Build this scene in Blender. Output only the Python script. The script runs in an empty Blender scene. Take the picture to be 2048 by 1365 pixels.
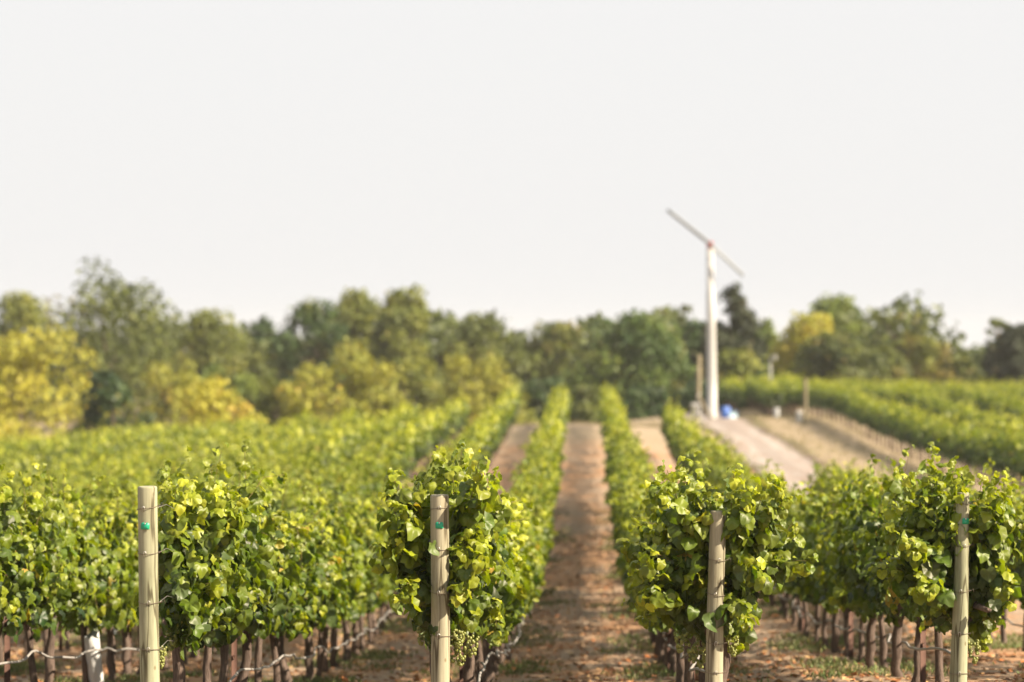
import bpy, math, random
import numpy as np
from math import radians, sin, cos, pi, tan, atan2, sqrt

# ------------------------------------------------------------------ camera, light, sky
scene = bpy.context.scene
COL = scene.collection
FPX = 85.0 / 36.0 * 2048.0                     # pixels of the photograph per radian-ish
PSI = math.atan(146.0 / FPX)                   # rows run along +Y, the camera looks a touch to their left
CP, SP = cos(PSI), sin(PSI)

cam_d = bpy.data.cameras.new('camera')
cam = bpy.data.objects.new('camera', cam_d)
COL.objects.link(cam)
cam.location = (0, 0, 0)
cam.rotation_euler = (radians(90), 0, PSI)
cam_d.sensor_width = 36.0
cam_d.lens = 85.0
cam_d.clip_start = 0.5
cam_d.clip_end = 6000
cam_d.dof.use_dof = True
cam_d.dof.focus_distance = 16.2
cam_d.dof.aperture_fstop = 1.45
cam_d.dof.aperture_blades = 9
scene.camera = cam

SUN_EL, SUN_AZ = radians(36), radians(110)     # azimuth clockwise from +Y: from the right, a little behind the camera
w = bpy.data.worlds.new('World'); scene.world = w
w.use_nodes = True
nt = w.node_tree; nt.nodes.clear()
sky = nt.nodes.new('ShaderNodeTexSky'); sky.sky_type = 'NISHITA'; sky.sun_disc = False
sky.sun_elevation = SUN_EL; sky.sun_rotation = SUN_AZ
sky.air_density = 1.0; sky.dust_density = 6.0; sky.ozone_density = 1.0
mixw = nt.nodes.new('ShaderNodeMix'); mixw.data_type = 'RGBA'
mixw.inputs[0].default_value = 0.93            # a bright, even veil of high haze
mixw.inputs[7].default_value = (5.75, 5.69, 5.64, 1)
bg = nt.nodes.new('ShaderNodeBackground'); bg.inputs[1].default_value = 0.0535
wo = nt.nodes.new('ShaderNodeOutputWorld')
nt.links.new(sky.outputs[0], mixw.inputs[6]); nt.links.new(mixw.outputs[2], bg.inputs[0]); nt.links.new(bg.outputs[0], wo.inputs[0])

sun_d = bpy.data.lights.new('sun', 'SUN'); sun_d.energy = 5.0; sun_d.angle = radians(0.6); sun_d.color = (1.0, 0.83, 0.62)
sun = bpy.data.objects.new('sun', sun_d); COL.objects.link(sun)
sx, sy, sz = sin(SUN_AZ) * cos(SUN_EL), cos(SUN_AZ) * cos(SUN_EL), sin(SUN_EL)
from mathutils import Vector, Matrix
sun.rotation_euler = Vector((sx, sy, sz)).to_track_quat('Z', 'Y').to_euler()
sun.location = (30, -10, 30)

scene.view_settings.view_transform = 'Standard'
scene.view_settings.look = 'None'
scene.view_settings.gamma = 1
scene.view_settings.use_curve_mapping = False
scene.view_settings.exposure = 1.62
scene.render.engine = 'CYCLES'
scene.cycles.use_denoising = True
scene.cycles.max_bounces = 6
scene.cycles.diffuse_bounces = 3
scene.cycles.transmission_bounces = 4
scene.cycles.transparent_max_bounces = 6
scene.cycles.sample_clamp_indirect = 6

rng = np.random.default_rng(7)
random.seed(7)

# ------------------------------------------------------------------ helpers
def pt(px, py, d):
    """world point seen at pixel (px, py) of the photograph at depth d"""
    xc = (px - 1024.0) / FPX * d
    return np.array([xc * CP - d * SP, xc * SP + d * CP, -(py - 682.5) / FPX * d])

def to_px(p):
    d = -SP * p[0] + CP * p[1]
    xc = CP * p[0] + SP * p[1]
    return 1024 + FPX * xc / d, 682.5 - FPX * p[2] / d, d

def setp(o, label=None, cat=None, group=None, kind=None):
    if label: o['label'] = label
    if cat: o['category'] = cat
    if group: o['group'] = group
    if kind: o['kind'] = kind
    return o

def link(name, data, parent=None, loc=None, rot=None):
    o = bpy.data.objects.new(name, data)
    COL.objects.link(o)
    if parent is not None: o.parent = parent
    if loc is not None: o.location = tuple(loc)
    if rot is not None: o.rotation_euler = rot
    return o

def thing(name, label, cat, loc=(0, 0, 0), rot=(0, 0, 0), group=None):
    o = link(name, None, None, loc, rot)
    o.empty_display_size = 0.2
    return setp(o, label, cat, group)

def mesh(name, V, F, mats, tint=None, smooth=True, fmat=None):
    """F: list of (m,k) index arrays"""
    me = bpy.data.meshes.new(name)
    V = np.asarray(V, dtype=np.float32)
    F = [np.asarray(f, dtype=np.int32) for f in (F if isinstance(F, list) else [F]) if len(f)]
    me.vertices.add(len(V)); me.vertices.foreach_set('co', V.ravel())
    loops = np.concatenate([f.ravel() for f in F])
    tot = np.concatenate([np.full(len(f), f.shape[1], dtype=np.int32) for f in F])
    start = np.concatenate([[0], np.cumsum(tot)[:-1]]).astype(np.int32)
    me.loops.add(len(loops)); me.loops.foreach_set('vertex_index', loops)
    me.polygons.add(len(tot)); me.polygons.foreach_set('loop_start', start); me.polygons.foreach_set('loop_total', tot)
    if smooth: me.polygons.foreach_set('use_smooth', np.ones(len(tot), dtype=bool))
    for m in (mats if isinstance(mats, (list, tuple)) else [mats]): me.materials.append(m)
    if fmat is not None: me.polygons.foreach_set('material_index', np.asarray(fmat, dtype=np.int32))
    if tint is not None:
        a = me.attributes.new('tint', 'FLOAT_COLOR', 'POINT')
        t = np.ones((len(V), 4), dtype=np.float32); t[:, :tint.shape[1]] = tint
        a.data.foreach_set('color', t.ravel())
    me.update(calc_edges=True)
    return me

class MB:
    """collects simple shapes into one mesh"""
    def __init__(s): s.V = []; s.Q = []; s.T = []; s.n = 0
    def add(s, V, Q=None, T=None):
        V = np.asarray(V, float)
        if Q is not None and len(Q): s.Q.append(np.asarray(Q) + s.n)
        if T is not None and len(T): s.T.append(np.asarray(T) + s.n)
        s.V.append(V); s.n += len(V)
    def tube(s, P, R, n=8, caps=True, up=None):
        P = np.asarray(P, float); m = len(P)
        R = np.broadcast_to(np.asarray(R, float), (m,)) if np.ndim(R) <= 1 else R
        Tn = np.gradient(P, axis=0); Tn /= np.linalg.norm(Tn, axis=1)[:, None] + 1e-9
        ref = np.array([0, 0, 1.0]) if abs(Tn[0, 2]) < 0.8 else np.array([0, 1.0, 0])
        if up is not None: ref = np.array(up, float)
        A = np.cross(Tn, ref); A /= np.linalg.norm(A, axis=1)[:, None] + 1e-9
        B = np.cross(A, Tn)
        th = np.arange(n) * 2 * pi / n
        ring = P[:, None, :] + R[:, None, None] * (np.cos(th)[None, :, None] * A[:, None, :] + np.sin(th)[None, :, None] * B[:, None, :])
        V = ring.reshape(-1, 3); Q = []
        for i in range(m - 1):
            for j in range(n):
                k = (j + 1) % n
                Q.append((i * n + j, i * n + k, (i + 1) * n + k, (i + 1) * n + j))
        T = []
        if caps:
            c0, c1 = len(V), len(V) + 1
            V = np.vstack([V, P[0], P[-1]])
            for j in range(n):
                k = (j + 1) % n
                T.append((c0, k, j)); T.append((c1, (m - 1) * n + j, (m - 1) * n + k))
        s.add(V, Q, T)
    def box(s, c, size, rot=None, bev=0.0):
        x, y, z = [v / 2 for v in size]
        b = min(bev, x * .9, y * .9, z * .9)
        if b <= 0:
            V = np.array([(i, j, k) for i in (-x, x) for j in (-y, y) for k in (-z, z)])
            Q = [(0, 1, 3, 2), (4, 6, 7, 5), (0, 4, 5, 1), (2, 3, 7, 6), (0, 2, 6, 4), (1, 5, 7, 3)]
            T = []
        else:
            V = []; idx = {}
            for i in (-1, 1):
                for j in (-1, 1):
                    for k in (-1, 1):
                        for ax in range(3):
                            v = [i * (x - b), j * (y - b), k * (z - b)]
                            v[ax] = (i, j, k)[ax] * (x, y, z)[ax]
                            idx[i, j, k, ax] = len(V); V.append(v)
            V = np.array(V); Q = []; T = []
            for ax in range(3):
                a1, a2 = (ax + 1) % 3, (ax + 2) % 3
                for sg in (-1, 1):
                    f = []
                    for u, v in ((-1, -1), (1, -1), (1, 1), (-1, 1)):
                        q = [0, 0, 0]; q[ax] = sg; q[a1] = u; q[a2] = v; f.append(idx[q[0], q[1], q[2], ax])
                    Q.append(f if sg > 0 else f[::-1])
            for ax in range(3):
                a1, a2 = (ax + 1) % 3, (ax + 2) % 3
                for u in (-1, 1):
                    for v in (-1, 1):
                        q0 = [0, 0, 0]; q0[ax] = -1; q0[a1] = u; q0[a2] = v
                        q1 = list(q0); q1[ax] = 1
                        Q.append((idx[(*q0, a1)], idx[(*q1, a1)], idx[(*q1, a2)], idx[(*q0, a2)]))
            for i in (-1, 1):
                for j in (-1, 1):
                    for k in (-1, 1): T.append((idx[i, j, k, 0], idx[i, j, k, 1], idx[i, j, k, 2]))
        if rot is not None: V = V @ np.asarray(rot).T
        s.add(V + np.asarray(c, float), Q, T)
    def ball(s, c, r, lat=6, lon=8, squash=(1, 1, 1)):
        V = [(0, 0, 1)]
        for i in range(1, lat):
            for j in range(lon):
                a, b = pi * i / lat, 2 * pi * j / lon
                V.append((sin(a) * cos(b), sin(a) * sin(b), cos(a)))
        V.append((0, 0, -1)); Q = []; T = []
        for j in range(lon):
            k = (j + 1) % lon
            T.append((0, 1 + j, 1 + k)); T.append((len(V) - 1, 1 + (lat - 2) * lon + k, 1 + (lat - 2) * lon + j))
            for i in range(lat - 2): Q.append((1 + i * lon + j, 1 + (i + 1) * lon + j, 1 + (i + 1) * lon + k, 1 + i * lon + k))
        s.add(np.array(V) * r * np.array(squash) + np.asarray(c, float), Q, T)
    def build(s, name, mat, smooth=False, tint=None):
        F = []
        if s.Q: F.append(np.vstack(s.Q))
        if s.T: F.append(np.vstack(s.T))
        return mesh(name, np.vstack(s.V), F, mat, smooth=smooth, tint=tint)

def norm(a): return a / (np.linalg.norm(a, axis=-1, keepdims=True) + 1e-9)

# ------------------------------------------------------------------ materials
def mat(name):
    m = bpy.data.materials.new(name); m.use_nodes = True
    t = m.node_tree; t.nodes.clear()
    out = t.nodes.new('ShaderNodeOutputMaterial')
    return m, t, out
def node(t, kind, **kw):
    n = t.nodes.new(kind)
    for k, v in kw.items(): setattr(n, k, v)
    return n
def rgb(*c): return (c[0] * .87, c[1] * .87, c[2] * .87, 1)
def mixc(t, fac, a, b, blend='MIX'):
    n = t.nodes.new('ShaderNodeMix'); n.data_type = 'RGBA'; n.blend_type = blend
    for s, v in ((n.inputs[0], fac), (n.inputs[6], a), (n.inputs[7], b)):
        if isinstance(v, (int, float)): s.default_value = v
        elif isinstance(v, tuple): s.default_value = v
        else: t.links.new(v, s)
    return n.outputs[2]
def ramp(t, fac, stops, scale=True):
    n = t.nodes.new('ShaderNodeValToRGB'); e = n.color_ramp.elements
    while len(e) < len(stops): e.new(0.5)
    for el, (p, c) in zip(e, stops): el.position = p; el.color = c if len(c) == 4 else (rgb(*c) if scale else (*c, 1))
    t.links.new(fac, n.inputs[0]); return n.outputs[0]
def noise(t, scale, detail=4, rough=.55, vec=None, mapping=None):
    n = t.nodes.new('ShaderNodeTexNoise'); n.inputs['Scale'].default_value = scale
    n.inputs['Detail'].default_value = detail; n.inputs['Roughness'].default_value = rough
    if vec is None: vec = t.nodes.new('ShaderNodeTexCoord').outputs['Object']
    if mapping:
        mp = t.nodes.new('ShaderNodeMapping'); mp.inputs['Scale'].default_value = mapping
        t.links.new(vec, mp.inputs[0]); vec = mp.outputs[0]
    t.links.new(vec, n.inputs['Vector']); return n.outputs['Fac']
def principled(t, out, col, rough=.7, spec=.3, metal=0, bump=None, bstr=.3, bdist=.01):
    p = t.nodes.new('ShaderNodeBsdfPrincipled')
    if isinstance(col, tuple): p.inputs['Base Color'].default_value = col
    else: t.links.new(col, p.inputs['Base Color'])
    if isinstance(rough, (int, float)): p.inputs['Roughness'].default_value = rough
    else: t.links.new(rough, p.inputs['Roughness'])
    p.inputs['Specular IOR Level'].default_value = spec; p.inputs['Metallic'].default_value = metal
    if bump is not None:
        b = t.nodes.new('ShaderNodeBump'); b.inputs['Strength'].default_value = bstr; b.inputs['Distance'].default_value = bdist
        t.links.new(bump, b.inputs['Height']); t.links.new(b.outputs[0], p.inputs['Normal'])
    t.links.new(p.outputs[0], out.inputs[0]); return p

def leaf_material(name, stops, dry, back, rough=.42, trans=.38, tcol=(1.5, 1.45, .5), spec=.45, fine=True):
    m, t, out = mat(name)
    at = node(t, 'ShaderNodeAttribute', attribute_name='tint')
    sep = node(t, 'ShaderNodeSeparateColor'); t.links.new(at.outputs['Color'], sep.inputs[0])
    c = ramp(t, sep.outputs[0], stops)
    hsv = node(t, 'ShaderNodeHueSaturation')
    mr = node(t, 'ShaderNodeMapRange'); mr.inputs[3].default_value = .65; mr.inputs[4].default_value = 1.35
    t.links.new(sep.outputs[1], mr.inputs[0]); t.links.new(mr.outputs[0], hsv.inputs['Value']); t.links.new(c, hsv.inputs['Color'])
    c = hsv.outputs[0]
    c = mixc(t, sep.outputs[2], c, rgb(*dry))
    if fine:
        nz = noise(t, 38, 3)
        mz = node(t, 'ShaderNodeMapRange'); mz.inputs[1].default_value = .35; mz.inputs[2].default_value = .7
        mz.inputs[3].default_value = .8; mz.inputs[4].default_value = 1.2
        t.links.new(nz, mz.inputs[0])
        h2 = node(t, 'ShaderNodeHueSaturation'); t.links.new(mz.outputs[0], h2.inputs['Value']); t.links.new(c, h2.inputs['Color']); c = h2.outputs[0]
    geo = node(t, 'ShaderNodeNewGeometry')
    mb = node(t, 'ShaderNodeMath', operation='MULTIPLY'); t.links.new(geo.outputs['Backfacing'], mb.inputs[0]); mb.inputs[1].default_value = .55
    c2 = mixc(t, mb.outputs[0], c, rgb(*back))
    p = node(t, 'ShaderNodeBsdfPrincipled'); t.links.new(c2, p.inputs['Base Color'])
    p.inputs['Roughness'].default_value = rough; p.inputs['Specular IOR Level'].default_value = spec
    tr = node(t, 'ShaderNodeBsdfTranslucent')
    tc = mixc(t, 1.0, c, (*tcol, 1), 'MULTIPLY'); t.links.new(tc, tr.inputs[0])
    ms = node(t, 'ShaderNodeMixShader'); ms.inputs[0].default_value = trans
    t.links.new(p.outputs[0], ms.inputs[1]); t.links.new(tr.outputs[0], ms.inputs[2]); t.links.new(ms.outputs[0], out.inputs[0])
    return m

M = {}
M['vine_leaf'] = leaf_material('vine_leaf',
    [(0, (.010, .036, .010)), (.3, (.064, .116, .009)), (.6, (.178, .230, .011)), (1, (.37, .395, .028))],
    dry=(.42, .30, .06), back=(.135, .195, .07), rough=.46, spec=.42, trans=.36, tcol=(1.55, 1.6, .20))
M['oak_leaf'] = leaf_material('oak_leaf',
    [(0, (.032, .052, .018)), (.5, (.130, .160, .028)), (1, (.30, .31, .044))],
    dry=(.26, .20, .06), back=(.09, .11, .045), rough=.55, trans=.25, tcol=(1.3, 1.3, .5), spec=.3, fine=False)
M['green_leaf'] = leaf_material('green_leaf',
    [(0, (.022, .048, .022)), (.5, (.070, .122, .028)), (1, (.20, .25, .035))],
    dry=(.26, .22, .05), back=(.08, .11, .05), rough=.5, trans=.25, tcol=(1.3, 1.3, .5), spec=.3, fine=False)
M['yellow_leaf'] = leaf_material('yellow_leaf',
    [(0, (.21, .24, .040)), (.5, (.34, .345, .045)), (1, (.50, .47, .052))],
    dry=(.46, .28, .04), back=(.26, .22, .07), rough=.55, trans=.3, tcol=(1.3, 1.2, .5), spec=.3, fine=False)
M['conifer_leaf'] = leaf_material('conifer_leaf',
    [(0, (.024, .034, .022)), (.5, (.045, .058, .028)), (1, (.085, .095, .035))],
    dry=(.16, .11, .05), back=(.06, .07, .04), rough=.6, trans=.15, tcol=(1.2, 1.2, .5), spec=.2, fine=False)
M['grass'] = leaf_material('grass',
    [(0, (.085, .13, .045)), (.5, (.15, .20, .075)), (1, (.24, .28, .11))],
    dry=(.35, .285, .19), back=(.15, .15, .08), rough=.6, trans=.3, tcol=(1.2, 1.2, .5), spec=.25, fine=False)
M['litter'] = leaf_material('litter',
    [(0, (.13, .060, .030)), (.35, (.26, .12, .055)), (.7, (.36, .22, .10)), (1, (.50, .36, .19))],
    dry=(.46, .17, .06), back=(.34, .22, .12), rough=.75, trans=.1, tcol=(1.2, 1, .6), spec=.2, fine=False)

def m_bark(name, dark, light):
    m, t, out = mat(name)
    n = noise(t, 9, 6, .65, mapping=(3, 3, .55)); n2 = noise(t, 45, 4, .6, mapping=(2, 2, .35))
    c = ramp(t, n, [(.3, dark), (.62, light)])
    c = mixc(t, .45, c, ramp(t, n2, [(.35, dark), (.7, light)]))
    principled(t, out, c, .9, .15, bump=n2, bstr=.8, bdist=.008); return m
M['bark'] = m_bark('vine_bark', (.040, .028, .024), (.19, .145, .12))
M['tree_bark'] = m_bark('tree_bark', (.045, .037, .028), (.16, .13, .10))
M['cane'] = m_bark('cane_bark', (.12, .09, .03), (.24, .20, .08))

def m_post(name, green, tan_):
    m, t, out = mat(name)
    tc = node(t, 'ShaderNodeTexCoord'); V = tc.outputs['Object']
    g1 = noise(t, 26, 5, .6, V, (1, 1, .045)); g2 = noise(t, 3.1, 3, .5, V, (1, 1, .5)); g3 = noise(t, 90, 3, .5, V, (1, 1, .05))
    a = mixc(t, g2, rgb(*green), rgb(*tan_))
    a = mixc(t, .75, a, ramp(t, g1, [(.25, (.55, .47, .38)), (.5, (.95, .92, .86)), (.75, (1.12, 1.08, 1.0))], False), 'MULTIPLY')
    a = mixc(t, .4, a, ramp(t, g3, [(.3, (.6, .55, .5)), (.6, (1, 1, 1))], False), 'MULTIPLY')
    # checks: dark drying cracks that run with the grain
    vo = node(t, 'ShaderNodeTexNoise'); vo.inputs['Scale'].default_value = 11; vo.inputs['Detail'].default_value = 2
    mp = node(t, 'ShaderNodeMapping'); mp.inputs['Scale'].default_value = (1, 1, .07); t.links.new(V, mp.inputs[0]); t.links.new(mp.outputs[0], vo.inputs['Vector'])
    d = node(t, 'ShaderNodeMath', operation='SUBTRACT'); t.links.new(vo.outputs['Fac'], d.inputs[0]); d.inputs[1].default_value = .5
    ab = node(t, 'ShaderNodeMath', operation='ABSOLUTE'); t.links.new(d.outputs[0], ab.inputs[0])
    ck = ramp(t, ab.outputs[0], [(0, (.16, .13, .10)), (.014, (.36, .31, .26)), (.028, (1, 1, 1))], False)
    a = mixc(t, .8, a, ck, 'MULTIPLY')
    kn = node(t, 'ShaderNodeTexVoronoi'); kn.inputs['Scale'].default_value = 6.5
    mp2 = node(t, 'ShaderNodeMapping'); mp2.inputs['Scale'].default_value = (1.4, 1.4, .8); t.links.new(V, mp2.inputs[0]); t.links.new(mp2.outputs[0], kn.inputs['Vector'])
    kc = ramp(t, kn.outputs['Distance'], [(0, (.42, .34, .25)), (.055, (.6, .5, .4)), (.10, (1, 1, 1))], False)
    a = mixc(t, .85, a, kc, 'MULTIPLY')
    st = noise(t, 4.2, 5, .65, V, (1.6, 1.6, .35)); a = mixc(t, .55, a, ramp(t, st, [(.34, (.52, .50, .44)), (.5, (.95, .95, .93)), (.7, (1.1, 1.06, 1.0))], False), 'MULTIPLY')
    principled(t, out, a, .8, .2, bump=g1, bstr=.5, bdist=.003); return m
M['post'] = m_post('post_wood', (.275, .32, .225), (.365, .36, .27))
M['post2'] = m_post('post_wood_grey', (.29, .295, .225), (.375, .355, .275))

def m_plain(name, c, rough=.6, spec=.4, metal=0, var=.25, sc=8):
    m, t, out = mat(name); n = noise(t, sc, 5, .6)
    col = mixc(t, n, rgb(*[v * (1 - var) for v in c]), rgb(*[min(1, v * (1 + var)) for v in c]))
    principled(t, out, col, rough, spec, metal, bump=n, bstr=.12, bdist=.004); return m
M['wire'] = m_plain('galvanised_wire', (.34, .32, .29), .45, .5, .7)
M['wire_old'] = m_plain('weathered_wire', (.16, .13, .10), .6, .4, .5)
M['tag'] = m_plain('green_plastic', (.005, .30, .17), .4, .5, 0, .12)
M['nail'] = m_plain('nail', (.5, .5, .5), .35, .5, .8)
M['rust'] = m_plain('rusty_steel', (.085, .042, .030), .75, .3, .1, .5, 20)
M['hose'] = m_plain('drip_hose', (.27, .26, .25), .6, .35, 0, .25, 12)
M['tube'] = m_plain('white_carton', (.52, .54, .55), .6, .3, 0, .06)
M['white'] = m_plain('white_paint', (.42, .42, .415), .45, .4, 0, .04, 2)
M['blade'] = m_plain('grey_blade', (.19, .21, .225), .5, .4, 0, .06, 2)
M['red'] = m_plain('red_paint', (.55, .07, .045), .5, .4, 0, .1)
M['dark'] = m_plain('dark_metal', (.05, .05, .05), .6, .4, .2)
M['engine'] = m_plain('engine_grey', (.36, .36, .34), .6, .4, .1, .35)
M['blue'] = m_plain('blue_plastic', (.055, .15, .50), .45, .4, 0, .1)
M['paleblue'] = m_plain('pale_blue_plastic', (.24, .36, .44), .5, .4, 0, .1)
M['grape'] = m_plain('green_grape', (.17, .19, .04), .4, .5, 0, .2, 40)
M['tan'] = m_post('pole_wood', (.26, .245, .18), (.33, .29, .20))

# ------------------------------------------------------------------ terrain
ctl = []
def c(X, Y, z): ctl.append((X, Y, z))
for X in (-4.6, -2.8, -1, .9):
    for Y, z in ((0, -1.7), (8, -2.15), (12, -2.33), (15.9, -2.53), (19, -2.86), (25.4, -3.52), (30, -3.85), (38, -4.06), (48, -4.02), (60, -3.78), (75, -3.47), (92, -3.2)):
        if Y > 70 and X < -4: z -= .25
        if Y < 50 and X > 0: z += .05
        c(X, Y, z)
for X in (2.72, 4.6): 
    for Y, z in ((0, -1.75), (10, -2.2), (17, -2.55), (19.3, -2.73), (21.9, -2.98), (24.8, -3.2), (30.5, -3.62), (40, -3.9), (55, -3.9), (77, -3.58 if X < 4 else -3.82)): c(X, Y, z)
c(2.7, 92, -3.3)
for Y, z in ((20, -2.7), (35, -3.6), (50, -3.95), (63, -3.97), (80, -3.97), (100, -3.9), (122, -4.02)): c(6.4, Y, z)
for Y, z in ((20, -2.9), (45, -4.1), (79, -4.35), (95, -4.15), (128, -3.9), (140, -3.9)): c(12.6, Y, z)
for Y, z in ((30, -3.4), (50, -4.0), (63, -4.05), (80, -4.0), (100, -3.85), (115, -3.68), (130, -3.7)): c(9.6, Y, z)
for Y, z in ((63, -3.95), (80, -3.85), (100, -3.7), (115, -3.75)): c(4.9, Y, z)
c(27, 60, -4.0); c(27, 100, -3.9); c(27, 150, -3.85); c(40, 100, -3.8); c(40, 160, -3.9)
for Y, z in ((10, -2.4), (20, -3.1), (30, -4.1), (50, -4.9), (70, -4.75), (90, -4.45)): c(-13.4, Y, z)
for Y, z in ((10, -2.8), (30, -4.5), (50, -5.6), (70, -5.5), (90, -5.2)): c(-22, Y, z)
c(-40, 50, -6.4); c(-40, 90, -6.4)
c(-4, 90, -3.5); c(-6, 90, -3.85)
for X in (-45, -25, -10, 0): c(X, 112, -5.8 if X < -20 else (-5.2 if X < -5 else -4.3))
for X in (-60, -30, -10, 5, 20, 40, 60): c(X, 190, -5.6); c(X, 150, -6.0 if X < -5 else -5.0)
ctl = np.array(ctl)
SXY = np.array([9.0, 14.0])
def phi(r): return np.where(r > 1e-9, r * r * np.log(np.maximum(r, 1e-9)), 0)
_P = ctl[:, :2] / SXY; _n = len(_P)
_K = phi(np.linalg.norm(_P[:, None] - _P[None], axis=2)) + np.eye(_n) * .06
_A = np.zeros((_n + 3, _n + 3)); _A[:_n, :_n] = _K; _A[:_n, _n] = 1; _A[:_n, _n + 1:] = _P; _A[_n, :_n] = 1; _A[_n + 1:, :_n] = _P.T
_W = np.linalg.solve(_A, np.concatenate([ctl[:, 2], [0, 0, 0]]))
def terrain(X, Y):
    X = np.atleast_1d(np.asarray(X, float)); Y = np.atleast_1d(np.asarray(Y, float))
    q = np.stack([np.clip(X, -62, 62), np.clip(Y, -4, 192)], -1).reshape(-1, 2) / SXY
    z = np.empty(len(q))
    for i in range(0, len(q), 20000):
        s = q[i:i + 20000]
        z[i:i + 20000] = phi(np.linalg.norm(s[:, None] - _P[None], axis=2)) @ _W[:_n] + _W[_n] + s @ _W[_n + 1:]
    z = z.reshape(X.shape)
    far = np.clip((np.maximum(np.abs(X) - 55, np.abs(Y - 90) - 95)) / 40, 0, 1)
    z = z * (1 - far) + far * -5.6
    z = z + .018 * np.sin(X * 5.1 + 1.3 * np.sin(Y * 2.3)) * np.sin(Y * 3.7 + X) * (1 - far)
    return z
def tz(x, y): return float(terrain([x], [y])[0])

def axis_vals(a, b, step, ext, n=14):
    core = np.arange(a, b + 1e-6, step)
    g = np.geomspace(step * 1.5, ext, n)
    return np.concatenate([a - g[::-1], core, b + g])
gx = axis_vals(-30, 30, .5, 620); gy = np.concatenate([-np.geomspace(1, 90, 8)[::-1] - 4, np.arange(-4, 40, .35), np.arange(40, 135, .8), np.arange(135, 200, 4), 200 + np.geomspace(4, 900, 14)])
GX, GY = np.meshgrid(gx, gy)
GZ = terrain(GX, GY)
V = np.stack([GX, GY, GZ], -1).reshape(-1, 3)
nx, ny = len(gx), len(gy)
ii, jj = np.meshgrid(np.arange(nx - 1), np.arange(ny - 1)); a0 = (jj * nx + ii).ravel()
Q = np.stack([a0, a0 + 1, a0 + nx + 1, a0 + nx], 1)

m, t, out = mat('vineyard_soil')
tc = node(t, 'ShaderNodeTexCoord'); O = tc.outputs['Object']
n1 = noise(t, 1.1, 5, .6, O, (1, .45, 1)); n2 = noise(t, 9, 6, .7, O); n3 = noise(t, .35, 3, .5, O); n4 = noise(t, 34, 4, .7, O)
soil = ramp(t, n2, [(.25, (.20, .140, .098)), (.5, (.335, .25, .18)), (.75, (.47, .375, .28))])
soil = mixc(t, ramp(t, n1, [(.44, (0, 0, 0)), (.60, (.62, .62, .62))], False), soil, rgb(.44, .235, .115))
soil = mixc(t, ramp(t, n4, [(.55, (0, 0, 0)), (.72, (.6, .6, .6))], False), soil, rgb(.42, .31, .20))
straw = ramp(t, n2, [(.25, (.22, .17, .115)), (.6, (.35, .285, .205)), (.8, (.44, .365, .275))])
straw = mixc(t, ramp(t, n3, [(.5, (0, 0, 0)), (.7, (.5, .5, .5))], False), straw, rgb(.20, .17, .10))
sep = node(t, 'ShaderNodeSeparateXYZ'); t.links.new(O, sep.inputs[0])
wob = node(t, 'ShaderNodeMath', operation='MULTIPLY_ADD'); t.links.new(n1, wob.inputs[0]); wob.inputs[1].default_value = 6.0; wob.inputs[2].default_value = -3.0
yy = node(t, 'ShaderNodeMath', operation='ADD'); t.links.new(sep.outputs[1], yy.inputs[0]); t.links.new(wob.outputs[0], yy.inputs[1])
fy = node(t, 'ShaderNodeMapRange'); fy.inputs[1].default_value = 79; fy.inputs[2].default_value = 85; t.links.new(yy.outputs[0], fy.inputs[0])
wx = node(t, 'ShaderNodeMath', operation='MULTIPLY_ADD'); t.links.new(n1, wx.inputs[0]); wx.inputs[1].default_value = 2.0; t.links.new(sep.outputs[0], wx.inputs[2])
fx = node(t, 'ShaderNodeMapRange'); fx.inputs[1].default_value = 6.6; fx.inputs[2].default_value = 8.2; t.links.new(wx.outputs[0], fx.inputs[0])
mx = node(t, 'ShaderNodeMath', operation='MAXIMUM'); t.links.new(fy.outputs[0], mx.inputs[0]); t.links.new(fx.outputs[0], mx.inputs[1])
col = mixc(t, mx.outputs[0], soil, straw)
principled(t, out, col, .95, .1, bump=n2, bstr=.9, bdist=.04)
M['soil'] = m
ground = link('ground', mesh('ground', V, [Q], M['soil']))
setp(ground, kind='structure')

# dirt road on the right of the rows, its dark right-hand margin, both draped on the ground
def strip(name, xa, xb, ys, lift, mt, n=7, wob=.05):
    V = []; 
    for y in ys:
        for k in range(n):
            u = k / (n - 1); x = xa(y) + (xb(y) - xa(y)) * u + (wob * sin(y * .7 + u * 3) * sin(y * .23) if k in (0, n - 1) else 0)
            V.append((x, y, 0))
    V = np.array(V); V[:, 2] = terrain(V[:, 0], V[:, 1]) + lift
    Q = [(j * n + k, j * n + k + 1, (j + 1) * n + k + 1, (j + 1) * n + k) for j in range(len(ys) - 1) for k in range(n - 1)]
    return setp(link(name, mesh(name, V, [np.array(Q)], mt)), kind='structure')
m, t, out = mat('road_dirt'); n1 = noise(t, 1.2, 5, .6, mapping=(2.2, .35, 1)); n2 = noise(t, 14, 6, .7)
cc = ramp(t, n2, [(.3, (.20, .175, .160)), (.7, (.33, .295, .27))]); sx = node(t, 'ShaderNodeSeparateXYZ'); t.links.new(node(t, 'ShaderNodeTexCoord').outputs['Object'], sx.inputs[0])
wv = node(t, 'ShaderNodeMath', operation='MULTIPLY_ADD'); t.links.new(sx.outputs[0], wv.inputs[0]); wv.inputs[1].default_value = 2 * pi / 1.25; wv.inputs[2].default_value = -2 * pi * 5.65 / 1.25
cs = node(t, 'ShaderNodeMath', operation='COSINE'); t.links.new(wv.outputs[0], cs.inputs[0])
ad = node(t, 'ShaderNodeMath', operation='MULTIPLY_ADD'); t.links.new(n2, ad.inputs[0]); ad.inputs[1].default_value = 1.4; t.links.new(cs.outputs[0], ad.inputs[2])
cc = mixc(t, ramp(t, ad.outputs[0], [(.75, (0, 0, 0)), (1.0, (.7, .7, .7))], False), cc, rgb(.36, .33, .305))      # wheel tracks worn pale
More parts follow.
